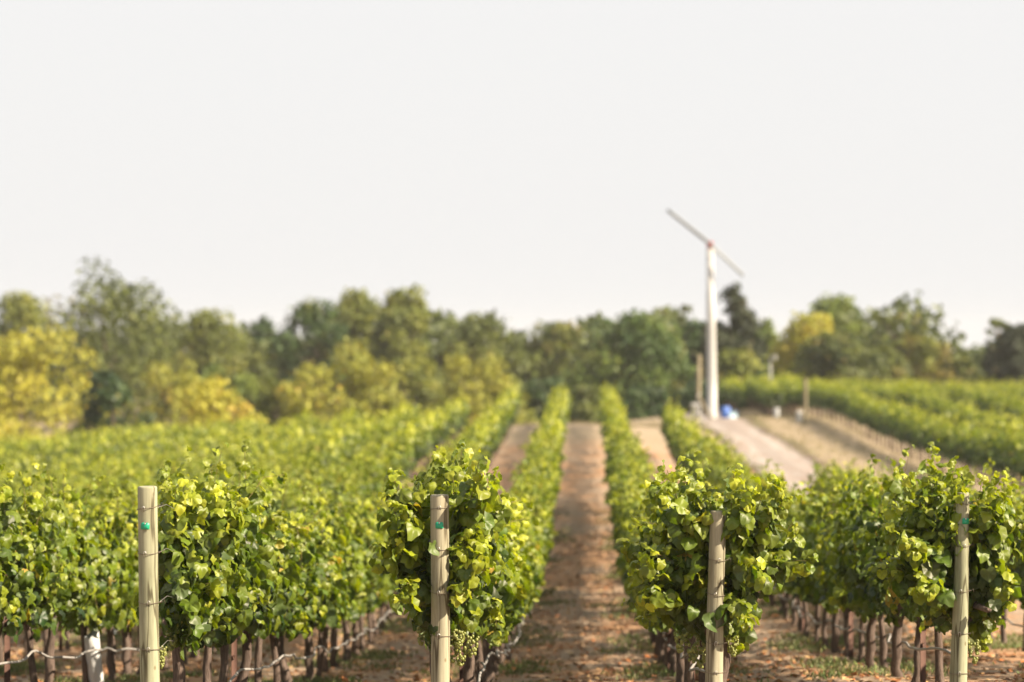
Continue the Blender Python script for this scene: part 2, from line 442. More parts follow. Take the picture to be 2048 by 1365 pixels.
cc = mixc(t, ramp(t, n1, [(.4, (0, 0, 0)), (.65, (.8, .8, .8))], False), cc, rgb(.24, .185, .155)); 
principled(t, out, cc, .95, .1, bump=n2, bstr=.5, bdist=.02); M['road'] = m
m, t, out = mat('rut_soil'); n2 = noise(t, 12, 6, .7)
principled(t, out, ramp(t, n2, [(.3, (.10, .075, .06)), (.7, (.19, .15, .12))]), .95, .1, bump=n2, bstr=.6, bdist=.03); M['rut'] = m
ys = np.concatenate([np.arange(38, 60, .7), np.arange(60, 136, .8)])
strip('dirt_road', lambda y: 5.0, lambda y: 7.5, ys, .05, M['road'])
strip('road_margin', lambda y: 7.42, lambda y: 7.75, ys, .066, M['rut'], 3, .05)

# ------------------------------------------------------------------ leaves and vines
def leaf_template(kind, r):
    half = [(.24, -.12), (.46, .0), (.55, .24), (.51, .42), (.48, .61), (.35, .79), (.18, .93)]
    if kind == 'mid': half = [(.36, -.09), (.54, .24), (.46, .63), (.18, .90)]
    if kind == 'far':
        P = np.array([(0, 0), (.5, .3), (0, 1), (-.5, .3), (0, .4)], float); idx = [(4, 0, 1), (4, 1, 2), (4, 2, 3), (4, 3, 0)]
        z = np.array([0, -.08, -.22, -.08, .06]) + r.normal(0, .04, 5)
        return np.column_stack([P, z]), np.array(idx)
    j = lambda: r.normal(0, .026)
    outl = [(0, .03)] + [(x + j(), y + j()) for x, y in half] + [(j(), 1.0)] + [(-x + j(), y + j()) for x, y in half[::-1]]
    outl = np.array(outl); n = len(outl); cen = np.array([(0, .36)])
    if kind == 'hi':
        inner = cen + (outl - cen) * .55
        P = np.vstack([cen, inner, outl])
        F = []
        for i in range(n):
            k = (i + 1) % n
            F += [(0, 1 + i, 1 + k), (1 + i, 1 + n + i, 1 + n + k), (1 + i, 1 + n + k, 1 + k)]
    else:
        P = np.vstack([cen, outl]); F = [(0, 1 + i, 1 + (i + 1) % n) for i in range(n)]
    d = P - cen; rr = np.hypot(d[:, 0], d[:, 1]); th = np.arctan2(d[:, 1], d[:, 0])
    cup = r.uniform(-.1, 1.0); fold = r.uniform(-.1, .65); droop = r.uniform(.1, .8); ph = r.uniform(0, 6)
    z = -cup * rr ** 2 + fold * np.abs(P[:, 0]) - droop * np.maximum(P[:, 1] - .3, 0) ** 2 + .085 * np.sin(th * 5 + ph) * (rr > .3) + .05 * np.sin(th * 3 - ph) * rr + r.normal(0, .022, len(P))
    F = np.array(F)[:, ::-1]
    a, b, cc_ = P[F[0][0]], P[F[0][1]], P[F[0][2]]
    if (b[0] - a[0]) * (cc_[1] - a[1]) - (b[1] - a[1]) * (cc_[0] - a[0]) < 0: F = F[:, ::-1]
    return np.column_stack([P, z]), F

def frames(ydir, nrm):
    y = norm(ydir); z = norm(nrm - (nrm * y).sum(-1, keepdims=True) * y); x = np.cross(y, z)
    return np.stack([x, y, z], -1)           # columns

def place_leaves(templates, r, pos, R, size, tint):
    """joins leaves; returns V, F, per-vertex tint"""
    N = len(pos); which = r.integers(0, len(templates), N)
    Vs, Fs, Ts, off = [], [], [], 0
    for k, (tv, tf) in enumerate(templates):
        ix = np.where(which == k)[0]
        if not len(ix): continue
        v = np.einsum('nij,vj->nvi', R[ix], tv) * size[ix, None, None] + pos[ix, None, :]
        f = tf[None] + (np.arange(len(ix)) * len(tv))[:, None, None] + off
        Vs.append(v.reshape(-1, 3)); Fs.append(f.reshape(-1, 3)); Ts.append(np.repeat(tint[ix], len(tv), axis=0)); off += len(ix) * len(tv)
    return np.vstack(Vs), np.vstack(Fs), np.vstack(Ts)

LEAF_HI = [leaf_template('hi', np.random.default_rng(100 + k)) for k in range(10)]
LEAF_MID = [leaf_template('mid', np.random.default_rng(200 + k)) for k in range(8)]
LEAF_FAR = [leaf_template('far', np.random.default_rng(300 + k)) for k in range(6)]

def bez(p0, p1, p2, n):
    t_ = np.linspace(0, 1, n)[:, None]
    return (1 - t_) ** 2 * p0 + 2 * t_ * (1 - t_) * p1 + t_ ** 2 * p2

def shoot_leaves(r, path, gap=.06, size=.105, bias=None, young=.55, keep=1.0, hoff=0.0):
    """leaves alternate along a shoot; they hang out to the sides and shrink and pale to its tip"""
    seg = np.linalg.norm(np.diff(path, axis=0), axis=1); L = np.concatenate([[0], np.cumsum(seg)])
    n = max(3, int(L[-1] / gap)); s = (np.arange(n) + r.uniform(.1, .9, n)) / n * L[-1]
    P = np.stack([np.interp(s, L, path[:, k]) for k in range(3)], -1); u = s / L[-1]
    T = np.stack([np.interp(s, L, np.gradient(path[:, k], L)) for k in range(3)], -1); T = norm(T)
    az = np.arange(n) * pi + r.normal(0, .8, n) + r.uniform(0, 6)
    side = norm(np.cross(T, np.array([0, 0, 1.0]) + r.normal(0, .25, (n, 3)))); s2 = np.cross(T, side)
    p = np.cos(az)[:, None] * side + np.sin(az)[:, None] * s2
    out = p + (0 if bias is None else bias)
    out = norm(out + r.normal(0, .25, (n, 3)))
    sz = size * (1 - .48 * np.clip((u - .55) / .45, 0, 1) ** 1.3) * np.clip(r.normal(.92, .22, n), .45, 1.22)
    pos = P + out * (sz * .55)[:, None]
    ydir = norm(out * .75 + np.array([0, 0, -.75]) + r.normal(0, .38, (n, 3)))
    nrm = norm(out * .65 + np.array([.0, 0, .75]) + r.normal(0, .42, (n, 3)))
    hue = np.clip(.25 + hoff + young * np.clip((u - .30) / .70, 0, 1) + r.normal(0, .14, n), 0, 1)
    tint = np.stack([hue, r.uniform(.1, .9, n), np.where(r.random(n) < .012, r.uniform(.4, .9, n), r.uniform(0, .07, n))], -1)
    k = r.random(n) < keep
    return pos[k], frames(ydir[k], nrm[k]), sz[k], tint[k]

def cat_leaves(parts): return [np.concatenate([p[i] for p in parts]) for i in range(4)]

def vine_foliage(seed, n_shoots=18, halfw=.25, top=1.60, fill=200, gap=.048, size=.096, hoff=0.0, rag=1.0):
    """origin on the ground at the trunk, row along y; shoots rise in bunches from the spurs of the cordon"""
    r = np.random.default_rng(seed); parts = []; paths = []
    nb = 5; hy = -.52 + 1.04 * (np.arange(nb) + r.uniform(.2, .8, nb)) / nb; hh = r.normal(0, .13, nb) * rag; hs = r.choice([-1, 1], nb); hx = r.normal(0, .07, nb)
    for k in range(n_shoots):
        q = k % nb; sd = hs[q] if r.random() < .6 else -hs[q]; y0 = hy[q] + r.normal(0, .035)
        p0 = np.array([r.normal(0, .04), y0, .74 + r.normal(0, .03)])
        h = top + hh[q] + r.normal(0, .08); mode = r.random()
        if mode < .58:
            p2 = np.array([hx[q] + sd * abs(r.normal(.06, .08)), y0 + r.normal(0, .10), h + .06]); p1 = (p0 + p2) / 2 + np.array([sd * r.uniform(.05, .24), 0, .05])
        elif mode < .84:
            p2 = np.array([sd * r.uniform(.26, .46), y0 + r.normal(0, .18), h - r.uniform(.15, .6)]); p1 = np.array([sd * .12, y0, h - .05])
        else:
            p2 = np.array([sd * r.uniform(.20, .40), y0 + r.normal(0, .2), r.uniform(.5, .95)]); p1 = np.array([sd * .30, y0, 1.05])
        path = bez(p0, p1, p2, 14); paths.append(path)
        parts.append(shoot_leaves(r, path, gap, size, bias=np.array([sd * .35, 0, 0]), hoff=hoff))
    n = fill
    q = r.integers(0, nb, n); sd = r.choice([-1, 1], n); tp = top + hh[q] - .08; z = .58 + (tp - .62) * r.beta(1.1, 1.15, n)
    wd = halfw * (.70 + .5 * np.sin(np.clip((z - .5) / (tp - .5), 0, 1) * pi)) * (1 + .25 * np.sin(q * 2.1 + seed))
    dep = r.beta(2.2, 1.0, n)
    pos = np.stack([sd * wd * dep, hy[q] + r.normal(0, .085, n), z], -1)
    out = norm(np.stack([sd * 1.0, r.normal(0, .5, n), r.normal(0, .4, n)], -1))
    ydir = norm(out * .45 + np.array([0, 0, -.9]) + r.normal(0, .42, (n, 3))); nrm = norm(out * .85 + np.array([0, 0, .5]) + r.normal(0, .48, (n, 3)))
    tint = np.stack([np.clip(.13 + hoff + .26 * (z - .7) + .18 * dep + r.normal(0, .15, n), 0, 1), r.uniform(.1, .9, n), np.where(r.random(n) < .025, r.uniform(.4, 1, n), r.uniform(0, .08, n))], -1)  # inner and lower leaves tinted darker: age plus canopy shade put into the colour
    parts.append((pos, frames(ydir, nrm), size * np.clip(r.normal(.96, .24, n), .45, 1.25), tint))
    return cat_leaves(parts), paths

def foliage_mesh(name, L, templates, seed, paths=()):
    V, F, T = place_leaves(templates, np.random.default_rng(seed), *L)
    b = MB()
    for p in paths: b.tube(p[::3], np.linspace(.0042, .0016, len(p[::3])), 4, caps=False)
    if not b.V: return mesh(name, V, [F], M['vine_leaf'], tint=T)
    sv = np.vstack(b.V); sq = np.vstack(b.Q) + len(V)
    return mesh(name, np.vstack([V, sv]), [F, sq], [M['vine_leaf'], M['cane']], tint=np.vstack([T, np.zeros((len(sv), 3))]), fmat=np.concatenate([np.zeros(len(F)), np.ones(len(sq))]))

def trunk_mesh(seed, n=8, thick=1.0):
    r = np.random.default_rng(seed); b = MB()
    zz = np.array([-.12, 0, .08, .2, .34, .48, .60, .70, .76]); m_ = len(zz)
    P = np.stack([np.cumsum(r.normal(0, .018, m_)), np.cumsum(r.normal(0, .020, m_)), zz], -1); P[:, :2] -= P[1, :2]
    R = np.array([.048, .046, .037, .033, .031, .032, .036, .044, .036]) * thick * r.uniform(.88, 1.12, m_)
    b.tube(P, R, n)
    for sg in (-1, 1):                                   # the two cordon arms along the wire
        q = P[-2]; A = np.array([q + (0, 0, .0), q + (r.normal(0, .01), sg * .10, .035), q + (r.normal(0, .015), sg * .28, .05 + r.normal(0, .012)), q + (r.normal(0, .02), sg * .52, .045 + r.normal(0, .015))])
        b.tube(A, np.array([.032, .026, .021, .014]) * thick, 6)
    V = np.vstack(b.V); V += r.normal(0, .0055, V.shape)
    b.V = [V]; return b.build('trunk', M['bark'], smooth=True)

NV = 12
FOL, PATHS = [], []
for k in range(NV):
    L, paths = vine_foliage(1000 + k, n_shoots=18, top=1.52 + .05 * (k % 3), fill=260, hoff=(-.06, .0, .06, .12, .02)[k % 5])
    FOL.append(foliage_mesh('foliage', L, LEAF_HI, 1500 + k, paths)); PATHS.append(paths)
TRUNK = [trunk_mesh(2000 + k, 8, (1, 1.15, .85, 1.3, 1.0, .92)[k % 6]) for k in range(6)]

S = 1.836
ROWX = {k: -.951 + S * (k - 2) for k in range(-11, 6)}
POSTD = {1: 15.2, 2: 15.86, 3: 16.5, 4: 17.13}
def row_start(k): return 15.86 + .635 * (k - 2)
def row_end(k):
    if k == 5: return 46.5
    if k == 4: return 77.0
    return 91.5 if k >= 1 else (90.0 if k > -5 else 99.0)
SP_V = 1.07
ORD = 'first second third fourth fifth sixth seventh eighth ninth tenth eleventh twelfth thirteenth fourteenth fifteenth sixteenth seventeenth eighteenth nineteenth'.split()
ORD += ['twentieth'] + ['twenty-' + w_ for w_ in ORD[:9]] + ['thirtieth'] + ['thirty-' + w_ for w_ in ORD[:9]] + ['fortieth'] + ['forty-' + w_ for w_ in ORD[:9]]
vines = []
for k in ROWX:
    y0, y1 = row_start(k) + 1.1, row_end(k); i = 0; y = y0
    if k in (2, 3, 4): y = row_start(k) + .62
    while y < y1:
        x = ROWX[k] + rng.normal(0, .025); yj = y + rng.normal(0, .05)
        z = tz(x, yj); px, py, d = to_px((x, yj, z + 1.0)); wpx = FPX / d
        vines.append(dict(row=k, i=i, x=x, y=yj, z=z, px=px, py=py, d=d, wpx=wpx))
        y += SP_V; i += 1
for X, ya in ((8.0, 128), (9.4, 120), (10.8, 124)):        # short rows at the corner behind the tan post
    y = ya
    while y < 140:
        z = tz(X, y); px, py, d = to_px((X, y, z + 1)); vines.append(dict(row=99, i=0, x=X, y=y, z=z, px=px, py=py, d=d, wpx=FPX / d)); y += 1.15
for j in range(11):                                      # the block right of the road
    X = 11.5 + 3.1 * j; y = 62 + rng.uniform(0, 1)
    while y < 141:
        z = tz(X, y); px, py, d = to_px((X, y, z + 1)); vines.append(dict(row=100 + j, i=0, x=X + rng.normal(0, .04), y=y, z=z, px=px, py=py, d=d, wpx=FPX / d)); y += 1.25
def inframe(v, mg=0):
    return -v['wpx'] * (.5 + mg) < v['px'] < 2048 + v['wpx'] * (.5 + mg) and v['py'] - v['wpx'] < 1365
order = sorted([v for v in vines if inframe(v) and v['row'] < 99], key=lambda v: v['d'])
ind = order[:296]; ind_ids = {id(v) for v in ind}

# ---- sprays of the front vines, read off the photograph (pixel of the tip, at the vine's own distance)
SPR = {
 1: [(330, 920), (372, 938), (350, 965), (405, 985), (458, 975), (488, 990), (430, 1010), (345, 1060), (360, 1150), (440, 1180), (345, 1230)],
 2: [(778, 935), (766, 990), (800, 1010), (752, 1088), (790, 1070), (796, 1185), (830, 1130), (872, 897), (925, 878), (962, 905), (992, 935), (1018, 985), (960, 985), (905, 935), (835, 950), (940, 1050), (965, 1110), (925, 1085), (985, 1235), (940, 1260), (850, 1240), (925, 1180)],
 3: [(1240, 1085), (1262, 1040), (1290, 962), (1330, 930), (1362, 925), (1412, 978), (1470, 925), (1500, 962), (1545, 948), (1572, 965), (1592, 1040), (1622, 1125), (1262, 1142), (1258, 1175), (1350, 1200), (1385, 1150), (1400, 1090), (1288, 1245), (1478, 1200), (1492, 1250), (1472, 1300), (1545, 1090), (1310, 1050), (1380, 1010), (1540, 1020), (1330, 1000), (1300, 1110), (1510, 1130), (1290, 1205), (1450, 985)],
 4: [(1790, 935), (1850, 925), (1912, 912), (1932, 935), (1965, 945), (2002, 938), (2030, 955), (2046, 1015), (2030, 1065), (2026, 1170), (1990, 1245), (1962, 1295), (1782, 1125), (1772, 1045), (1870, 1060), (1742, 1140), (1835, 985), (1990, 1090), (1980, 1010), (1830, 1180), (1810, 1080), (2000, 1190), (1870, 1220)],
}
# leaf meshes shared by the single leaves: ten shapes in six tints
LEAFMESH = []
for a in range(10):
    for b in range(6):
        hue = (.12, .26, .38, .52, .70, .9)[b]; tv, tf = LEAF_HI[a]
        tn = np.tile([[hue, .3 + .08 * a, .03 if (a + b) % 9 else .12]], (len(tv), 1))
        LEAFMESH.append(mesh('leaf', tv, [tf], M['vine_leaf'], tint=tn))
def single_leaves(parent, L, idx, r):
    pos, R, sz, tint = L
    for q in idx:
        b = int(np.clip(np.searchsorted([.19, .32, .45, .61, .80], tint[q, 0]), 0, 5))
        o = bpy.data.objects.new('leaf', LEAFMESH[int(r.integers(0, 10)) * 6 + b]); COL.objects.link(o); o.parent = parent
        M4 = Matrix(((*R[q, 0] * sz[q], pos[q, 0]), (*R[q, 1] * sz[q], pos[q, 1]), (*R[q, 2] * sz[q], pos[q, 2]), (0, 0, 0, 1)))
        o.matrix_local = M4
CANE_N = 0
def cane(parent, path, r0=.0045):
    b = MB(); b.tube(path[::2] if len(path) > 8 else path, np.linspace(r0, .0018, len(path[::2] if len(path) > 8 else path)), 5, caps=False)
    link('shoot', b.build('shoot', M['cane'], True), parent)
def cluster_mesh(seed):
    r = np.random.default_rng(seed); b = MB()
    for k in range(46):
        u = r.random(); rad = .034 * (1 - u) ** .6 + .006; a = r.uniform(0, 2 * pi)
        b.ball((rad * cos(a), rad * sin(a), -u * .13), .0105 * r.uniform(.85, 1.1), 4, 6)
    return b.build('grape_cluster', M['grape'], True)
CLUST = [cluster_mesh(60 + k) for k in range(3)]

GROUP = 'grapevines in the trellised rows'
POSTNAME = {1: 'leftmost wooden post', 2: 'second wooden post from the left', 3: 'third wooden post from the left', 4: 'rightmost wooden post'}
ROWNAME = {0: 'row just left of the leftmost post', 5: 'row right of the rightmost post'}
NUMW = {-1: 'second', -2: 'third', -3: 'fourth', -4: 'fifth', -5: 'sixth', -6: 'seventh', -7: 'eighth', -8: 'ninth', -9: 'tenth', -10: 'eleventh', -11: 'twelfth'}
for k in NUMW: ROWNAME[k] = NUMW[k] + ' row left of the leftmost post'
FRONT = {1: 'tall leafy grapevine with two upright tips just right of the leftmost wooden post',
         2: 'bushy grapevine sprouting on all sides of the second wooden post from the left',
         3: 'wide dark green grapevine wrapped round the third wooden post from the left',
         4: 'dense green grapevine spilling past both sides of the rightmost wooden post'}
count = {}
for v in sorted(ind, key=lambda v: (v['row'], v['y'])):
    blur = 'green' if v['d'] < 24 else 'blurred green'
    k = v['row']; n = count.get(k, 0); count[k] = n + 1
    if k in FRONT and n == 0: lab = FRONT[k]
    elif n < len(ORD):
        lab = (f'{blur} grapevine, {ORD[n]} in line behind the {POSTNAME[k]}' if k in POSTNAME else f'blurred green grapevine, {ORD[n]} from the frame edge, {ROWNAME[k]}')
    else: lab = (f'blurred green grapevine beyond the twelfth behind the {POSTNAME[k]}' if k in POSTNAME else f'blurred green grapevine beyond the twelfth in the {ROWNAME[k]}')
    o = thing('grape_vine', lab, 'grapevine', (v['x'], v['y'], v['z']), (0, 0, 0), GROUP)
    ti = int(rng.integers(0, 6)); flip = rng.random() < .5
    tr = link('trunk', TRUNK[ti], o, None, (0, 0, rng.choice([0, pi]) + rng.normal(0, .1)))
    r = np.random.default_rng(int(rng.integers(1e9)))
    if k in SPR and n < 2:
        if n == 0:
            d0 = v['d']; parts = []; base = np.array([v['x'], v['y'], v['z']])
            for (px, py) in SPR[k]:
                dd = d0 + r.uniform(-.80 if k != 1 else -.25, .05)
                tip = pt(px, py, dd) - base
                low = tip[2] < .75
                p0 = np.array([r.normal(0, .05) + .15 * np.clip(tip[0], -1, 1), np.clip(tip[1], -.4, .4) * .5, .76 + r.normal(0, .03)])
                p1 = (p0 + tip) / 2 + np.array([tip[0] * .10, 0, .22 if not low else .30])
                if abs(tip[0]) < .25 and tip[2] > 1.2: p1 = (p0 + tip) / 2 + np.array([r.normal(0, .06), 0, 0])
                path = bez(p0, p1, tip, 16)
                parts.append(shoot_leaves(r, path, .024, .100, bias=np.array([np.sign(tip[0]) * .15, -.35, .0]), young=.5)); cane(o, path)
                for e in range(1 if py < 1000 else 2):                       # side shoots that make each spray a clump
                    pe = bez(path[6] + r.normal(0, .02, 3), (path[6] + tip) / 2 + r.normal(0, .05, 3), path[6] + (tip - path[6]) * r.uniform(.74, .95) + r.normal(0, .055 if py < 1000 else .065, 3), 9)
                    parts.append(shoot_leaves(r, pe, .027, .098, bias=np.array([np.sign(tip[0]) * .15, -.3, .0]), young=.5))
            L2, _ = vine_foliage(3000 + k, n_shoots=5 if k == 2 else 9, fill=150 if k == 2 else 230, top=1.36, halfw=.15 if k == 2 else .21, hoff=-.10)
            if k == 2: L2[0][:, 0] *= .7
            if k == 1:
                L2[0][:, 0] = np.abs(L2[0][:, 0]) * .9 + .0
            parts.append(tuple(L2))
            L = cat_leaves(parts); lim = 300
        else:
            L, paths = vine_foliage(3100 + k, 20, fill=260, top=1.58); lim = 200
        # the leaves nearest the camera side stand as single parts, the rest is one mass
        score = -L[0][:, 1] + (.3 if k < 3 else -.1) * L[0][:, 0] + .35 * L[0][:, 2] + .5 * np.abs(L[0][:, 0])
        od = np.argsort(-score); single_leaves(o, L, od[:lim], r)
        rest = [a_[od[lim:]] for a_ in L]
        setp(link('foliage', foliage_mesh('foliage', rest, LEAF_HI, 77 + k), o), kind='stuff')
        for (px, py) in {2: [(868, 1262), (906, 1276), (922, 1284), (944, 1268)], 3: [(1362, 1262), (1384, 1282), (1402, 1290)], 4: [(1948, 1282)], 1: []}[k] if n == 0 else ():
            link('grape_cluster', CLUST[int(r.integers(0, 3))], o, pt(px, py, v['d'] - .42) - np.array([v['x'], v['y'], v['z']]), (0, 0, r.uniform(0, 6))).scale = (1.15, 1.15, 1.2)
        for q in range(3):
            link('grape_cluster', CLUST[q % 3], o, (r.uniform(-.14, .16), r.uniform(-.5, .3), r.uniform(.55, .70)), (r.normal(0, .1), 0, r.uniform(0, 6)))
    else:
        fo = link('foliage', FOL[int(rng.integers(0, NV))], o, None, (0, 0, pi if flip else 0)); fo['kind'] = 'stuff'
        fo.scale = (rng.uniform(.92, 1.12), 1.0, rng.uniform(.95, 1.07))

# all other vines: one mass of real foliage and stems
farL = []; stems = MB()
FARFOL = []
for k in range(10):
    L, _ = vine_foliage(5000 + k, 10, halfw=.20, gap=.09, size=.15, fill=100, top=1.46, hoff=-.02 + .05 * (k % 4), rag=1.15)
    L[3][:, 0] = np.clip(L[3][:, 0] + .95 * (L[0][:, 2] - 1.24), 0, 1)      # pale new growth on top; lower leaves darkened, shade between rows painted in
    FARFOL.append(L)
nfar = 0
for v in vines:
    if id(v) in ind_ids: continue
    if not inframe(v, 3.0 if v['d'] < 60 else .6) and not (v['row'] >= 99 and inframe(v, 6)) and not (v['row'] == 5 and v['d'] < 25): continue
    L = FARFOL[int(rng.integers(0, 10))]; kf = .8 if v['d'] > 70 else .95
    kk = rng.random(len(L[0])) < kf
    a = 1 if rng.random() < .5 else -1
    pos = L[0][kk] * np.array([a, a, rng.uniform(.90, 1.12)]); R = L[1][kk] * np.array([a, a, 1])[None, :, None]
    if v['row'] >= 99: pos = pos * np.array([1.45, 1.25, 1.16])
    farL.append((pos + np.array([v['x'], v['y'], v['z']]), R, L[2][kk], L[3][kk])); nfar += 1
    if v['row'] >= 99 and v['d'] < 145:                 # thicker canes and leaves in the block right of the road
        L2 = FARFOL[int(rng.integers(0, 10))]; farL.append((L2[0] * np.array([1.3, 1.2, 1.12]) + np.array([v['x'], v['y'] + rng.normal(0, .2), v['z']]), L2[1], L2[2], np.clip(L2[3] - np.array([.10, 0, 0]), 0, 1)))  # this copy is tinted darker, painting shade into the row sides
    if v['row'] == 5 and v['d'] > 44.5: farL[-1] = ((pos * np.array([1.35, 1.2, 1.22])) + np.array([v['x'], v['y'], v['z']]),) + farL[-1][1:]
    x, y, z = v['x'], v['y'], v['z']
    stems.tube([(x, y, z - .05), (x + rng.normal(0, .02), y + rng.normal(0, .02), z + .4), (x, y, z + .78)], [.045, .036, .034], 5, caps=False)
L = cat_leaves(farL)
V, F, T = place_leaves(LEAF_FAR, rng, *L)
sv = np.vstack(stems.V); sq = np.vstack(stems.Q) + len(V)
me = mesh('distant_vines', np.vstack([V, sv]), [F, sq], [M['vine_leaf'], M['bark']], tint=np.vstack([T, np.zeros((len(sv), 3))]), fmat=np.concatenate([np.zeros(len(F)), np.ones(len(sq))]))
setp(link('distant_vines', me), 'far rows of blurred green grapevines across both vineyard blocks', 'grapevines', kind='stuff')

# ------------------------------------------------------------------ end posts with wires, staples and tags
def wood_post(name, top, bot, dia, label, mt, tag=None, wires=(), loc_base=None, taper=1.0, group='wooden end posts of the vine rows', seed=0):
    top = np.array(top); bot = np.array(bot)
    ax = top - bot; H = np.linalg.norm(ax)
    o = thing(name, label, 'post', bot, (0, 0, 0), group)
    q = Vector((0, 0, 1)).rotation_difference(Vector(ax)); o.rotation_euler = q.to_euler()
    r = np.random.default_rng(seed); b = MB(); n = 28
    zz = np.concatenate([[-.3, 0], np.linspace(.1, H - .012, 14), [H - .004, H]])
    P = np.stack([.003 * np.sin(zz * 3 + seed), .003 * np.cos(zz * 2.3 + seed), zz], -1)
    R = dia / 2 * (1 + (taper - 1) * zz / H); R[-1] *= .90; R[-2] *= .975
    b.tube(P, R, n); V = np.vstack(b.V)
    a = np.arctan2(V[:, 1], V[:, 0]); V[:, :2] *= (1 + .018 * np.sin(a * 3 + seed) + .010 * np.sin(a * 7 + V[:, 2] * 2))[:, None]; b.V = [V]
    me = b.build('shaft', mt, True)
    link('shaft', me, o)
    for p in me.polygons:
        if abs(p.normal.z) > .8: p.use_smooth = False
    for wi, (dz, tilt) in enumerate(wires):
        z = H - dz; rr = dia / 2 * (1 + (taper - 1) * z / H) + .0035
        th = np.linspace(0, 2 * pi, 33); b = MB()
        ring = np.stack([rr * np.cos(th) * 1.02, rr * np.sin(th) * 1.02, z + tilt * np.cos(th) + .004 * np.sin(th * 2 + wi)], -1)
        b.tube(ring, .0021, 5, caps=False)
        e = ring[0]; k1 = e + np.array([.018, .01, .0]); tw = [e + (k1 - e) * s_ + np.array([0, .004 * sin(s_ * 20), .004 * cos(s_ * 20)]) for s_ in np.linspace(0, 1, 12)]
        b.tube(tw, .002, 5); b.tube([k1, k1 + (.012, -.004, .016), k1 + (.018, -.006, -.012)], .0017, 5)
        link('wire_loop', b.build('wire_loop', M['wire_old'], True), o)
        ang = -pi / 2 + r.uniform(-.25, .25); b = MB(); sx_ = .008
        c0 = np.array([rr * cos(ang), rr * sin(ang), z + tilt * cos(ang)]); tg = np.array([-sin(ang), cos(ang), 0]); nm = np.array([cos(ang), sin(ang), 0])
        u = np.linspace(0, pi, 9); lp = np.array([c0 + tg * (sx_ * cos(a_)) + nm * .004 + np.array([0, 0, .012 * sin(a_) + .004]) for a_ in u])
        lp = np.vstack([c0 + tg * sx_ - nm * .004 + np.array([0, 0, -.016]), lp, c0 - tg * sx_ - nm * .004 + np.array([0, 0, -.016])])
        b.tube(lp, .0019, 5); link('staple', b.build('staple', M['nail'], True), o)
    if tag:
        dz, dx, wdt, hgt, rot = tag
        z = H - dz; rr = dia / 2 * (1 + (taper - 1) * z / H) + .006
        n_, b = 8, MB()
        pts = []
        for (x_, z_) in ((-.5, -.42), (-.42, -.5), (.42, -.5), (.5, -.42), (.5, .30), (.38, .46), (.16, .5), (.10, .38), (-.10, .38), (-.16, .5), (-.38, .46), (-.5, .30)):
            X_ = x_ * wdt; Z_ = z_ * hgt; pts.append((X_ * cos(rot) - Z_ * sin(rot) + dx, Z_ * cos(rot) + X_ * sin(rot)))
        def cur(x_, off): return -sqrt(max((rr + off) ** 2 - x_ * x_, 1e-6))
        Vt = [(x_, cur(x_, .003), z + z_) for x_, z_ in pts] + [(x_, cur(x_, 0), z + z_) for x_, z_ in pts]
        m_ = len(pts); Qs = [(i, (i + 1) % m_, m_ + (i + 1) % m_, m_ + i) for i in range(m_)]
        cf = len(Vt); Vt += [(dx, cur(dx, .003), z - .08 * hgt), (dx, cur(dx, 0), z - .08 * hgt)]
        Ts = [(cf, (i + 1) % m_, i) for i in range(m_)] + [(cf + 1, m_ + i, m_ + (i + 1) % m_) for i in range(m_)]
        b.add(Vt, Qs, Ts); tg_o = link('tag', b.build('tag', M['tag'], False), o)
        b = MB(); b.ball((dx, cur(dx, .005), z + hgt * .34), .0055, 5, 8, (1, .5, 1)); link('nail', b.build('nail', M['nail'], True), tg_o)
    return o, H
def postpts(d, xt, yt, xb, X):
    top = pt(xt, yt, d); bx, by, _ = pt(xb, 1365, d)
    s_ = (1365 - yt) / FPX * d
    slope = (bx - top[0]) / s_
    z0 = tz(bx, by); bx = top[0] + slope * (top[2] - z0)
    return top, np.array([bx, by, z0])
WIRES1 = [(.135, .012), (.42, .002), (.73, -.004), (1.02, -.008)]
spec = {1: (294, 973, 301, .122, 'post', (.245, -.004, .055, .044, -.05), 'slim straight pale post with green tag, leftmost and clear of leaves', 1.0, [(.135, .012), (.42, .002), (.73, -.004), (1.02, -.008)]),
        2: (880, 990, 880, .125, 'post2', (.195, .0, .052, .043, 0), 'tagged grey-brown wooden post crowned by leaves, second from the left', .97, [(.085, .012), (.355, .0), (.64, -.006), (.92, -.010)]),
        3: (1436, 1022, 1428, .124, 'post2', None, 'plain pale wooden post without a tag, third from the left', .88, [(.335, .0), (.57, -.006), (.90, -.006), (1.10, -.004)]),
        4: (1926, 985, 1917, .126, 'post', (.20, .016, .05, .044, 0), 'green-grey tapering post with half-hidden green tag, rightmost of the four', .72, [(.08, .0), (.38, .003), (.70, .0), (1.0, 0), (1.28, 0)])}
POSTS = {}
for k, (xt, yt, xb, dia, mt, tag, lab, tp, wl) in spec.items():
    top, bot = postpts(POSTD[k], xt, yt, xb, ROWX[k])
    POSTS[k] = (top, bot, dia)
    wood_post('wooden_post', top, bot, dia, lab, M[mt], tag, wl, taper=tp, seed=k * 3)

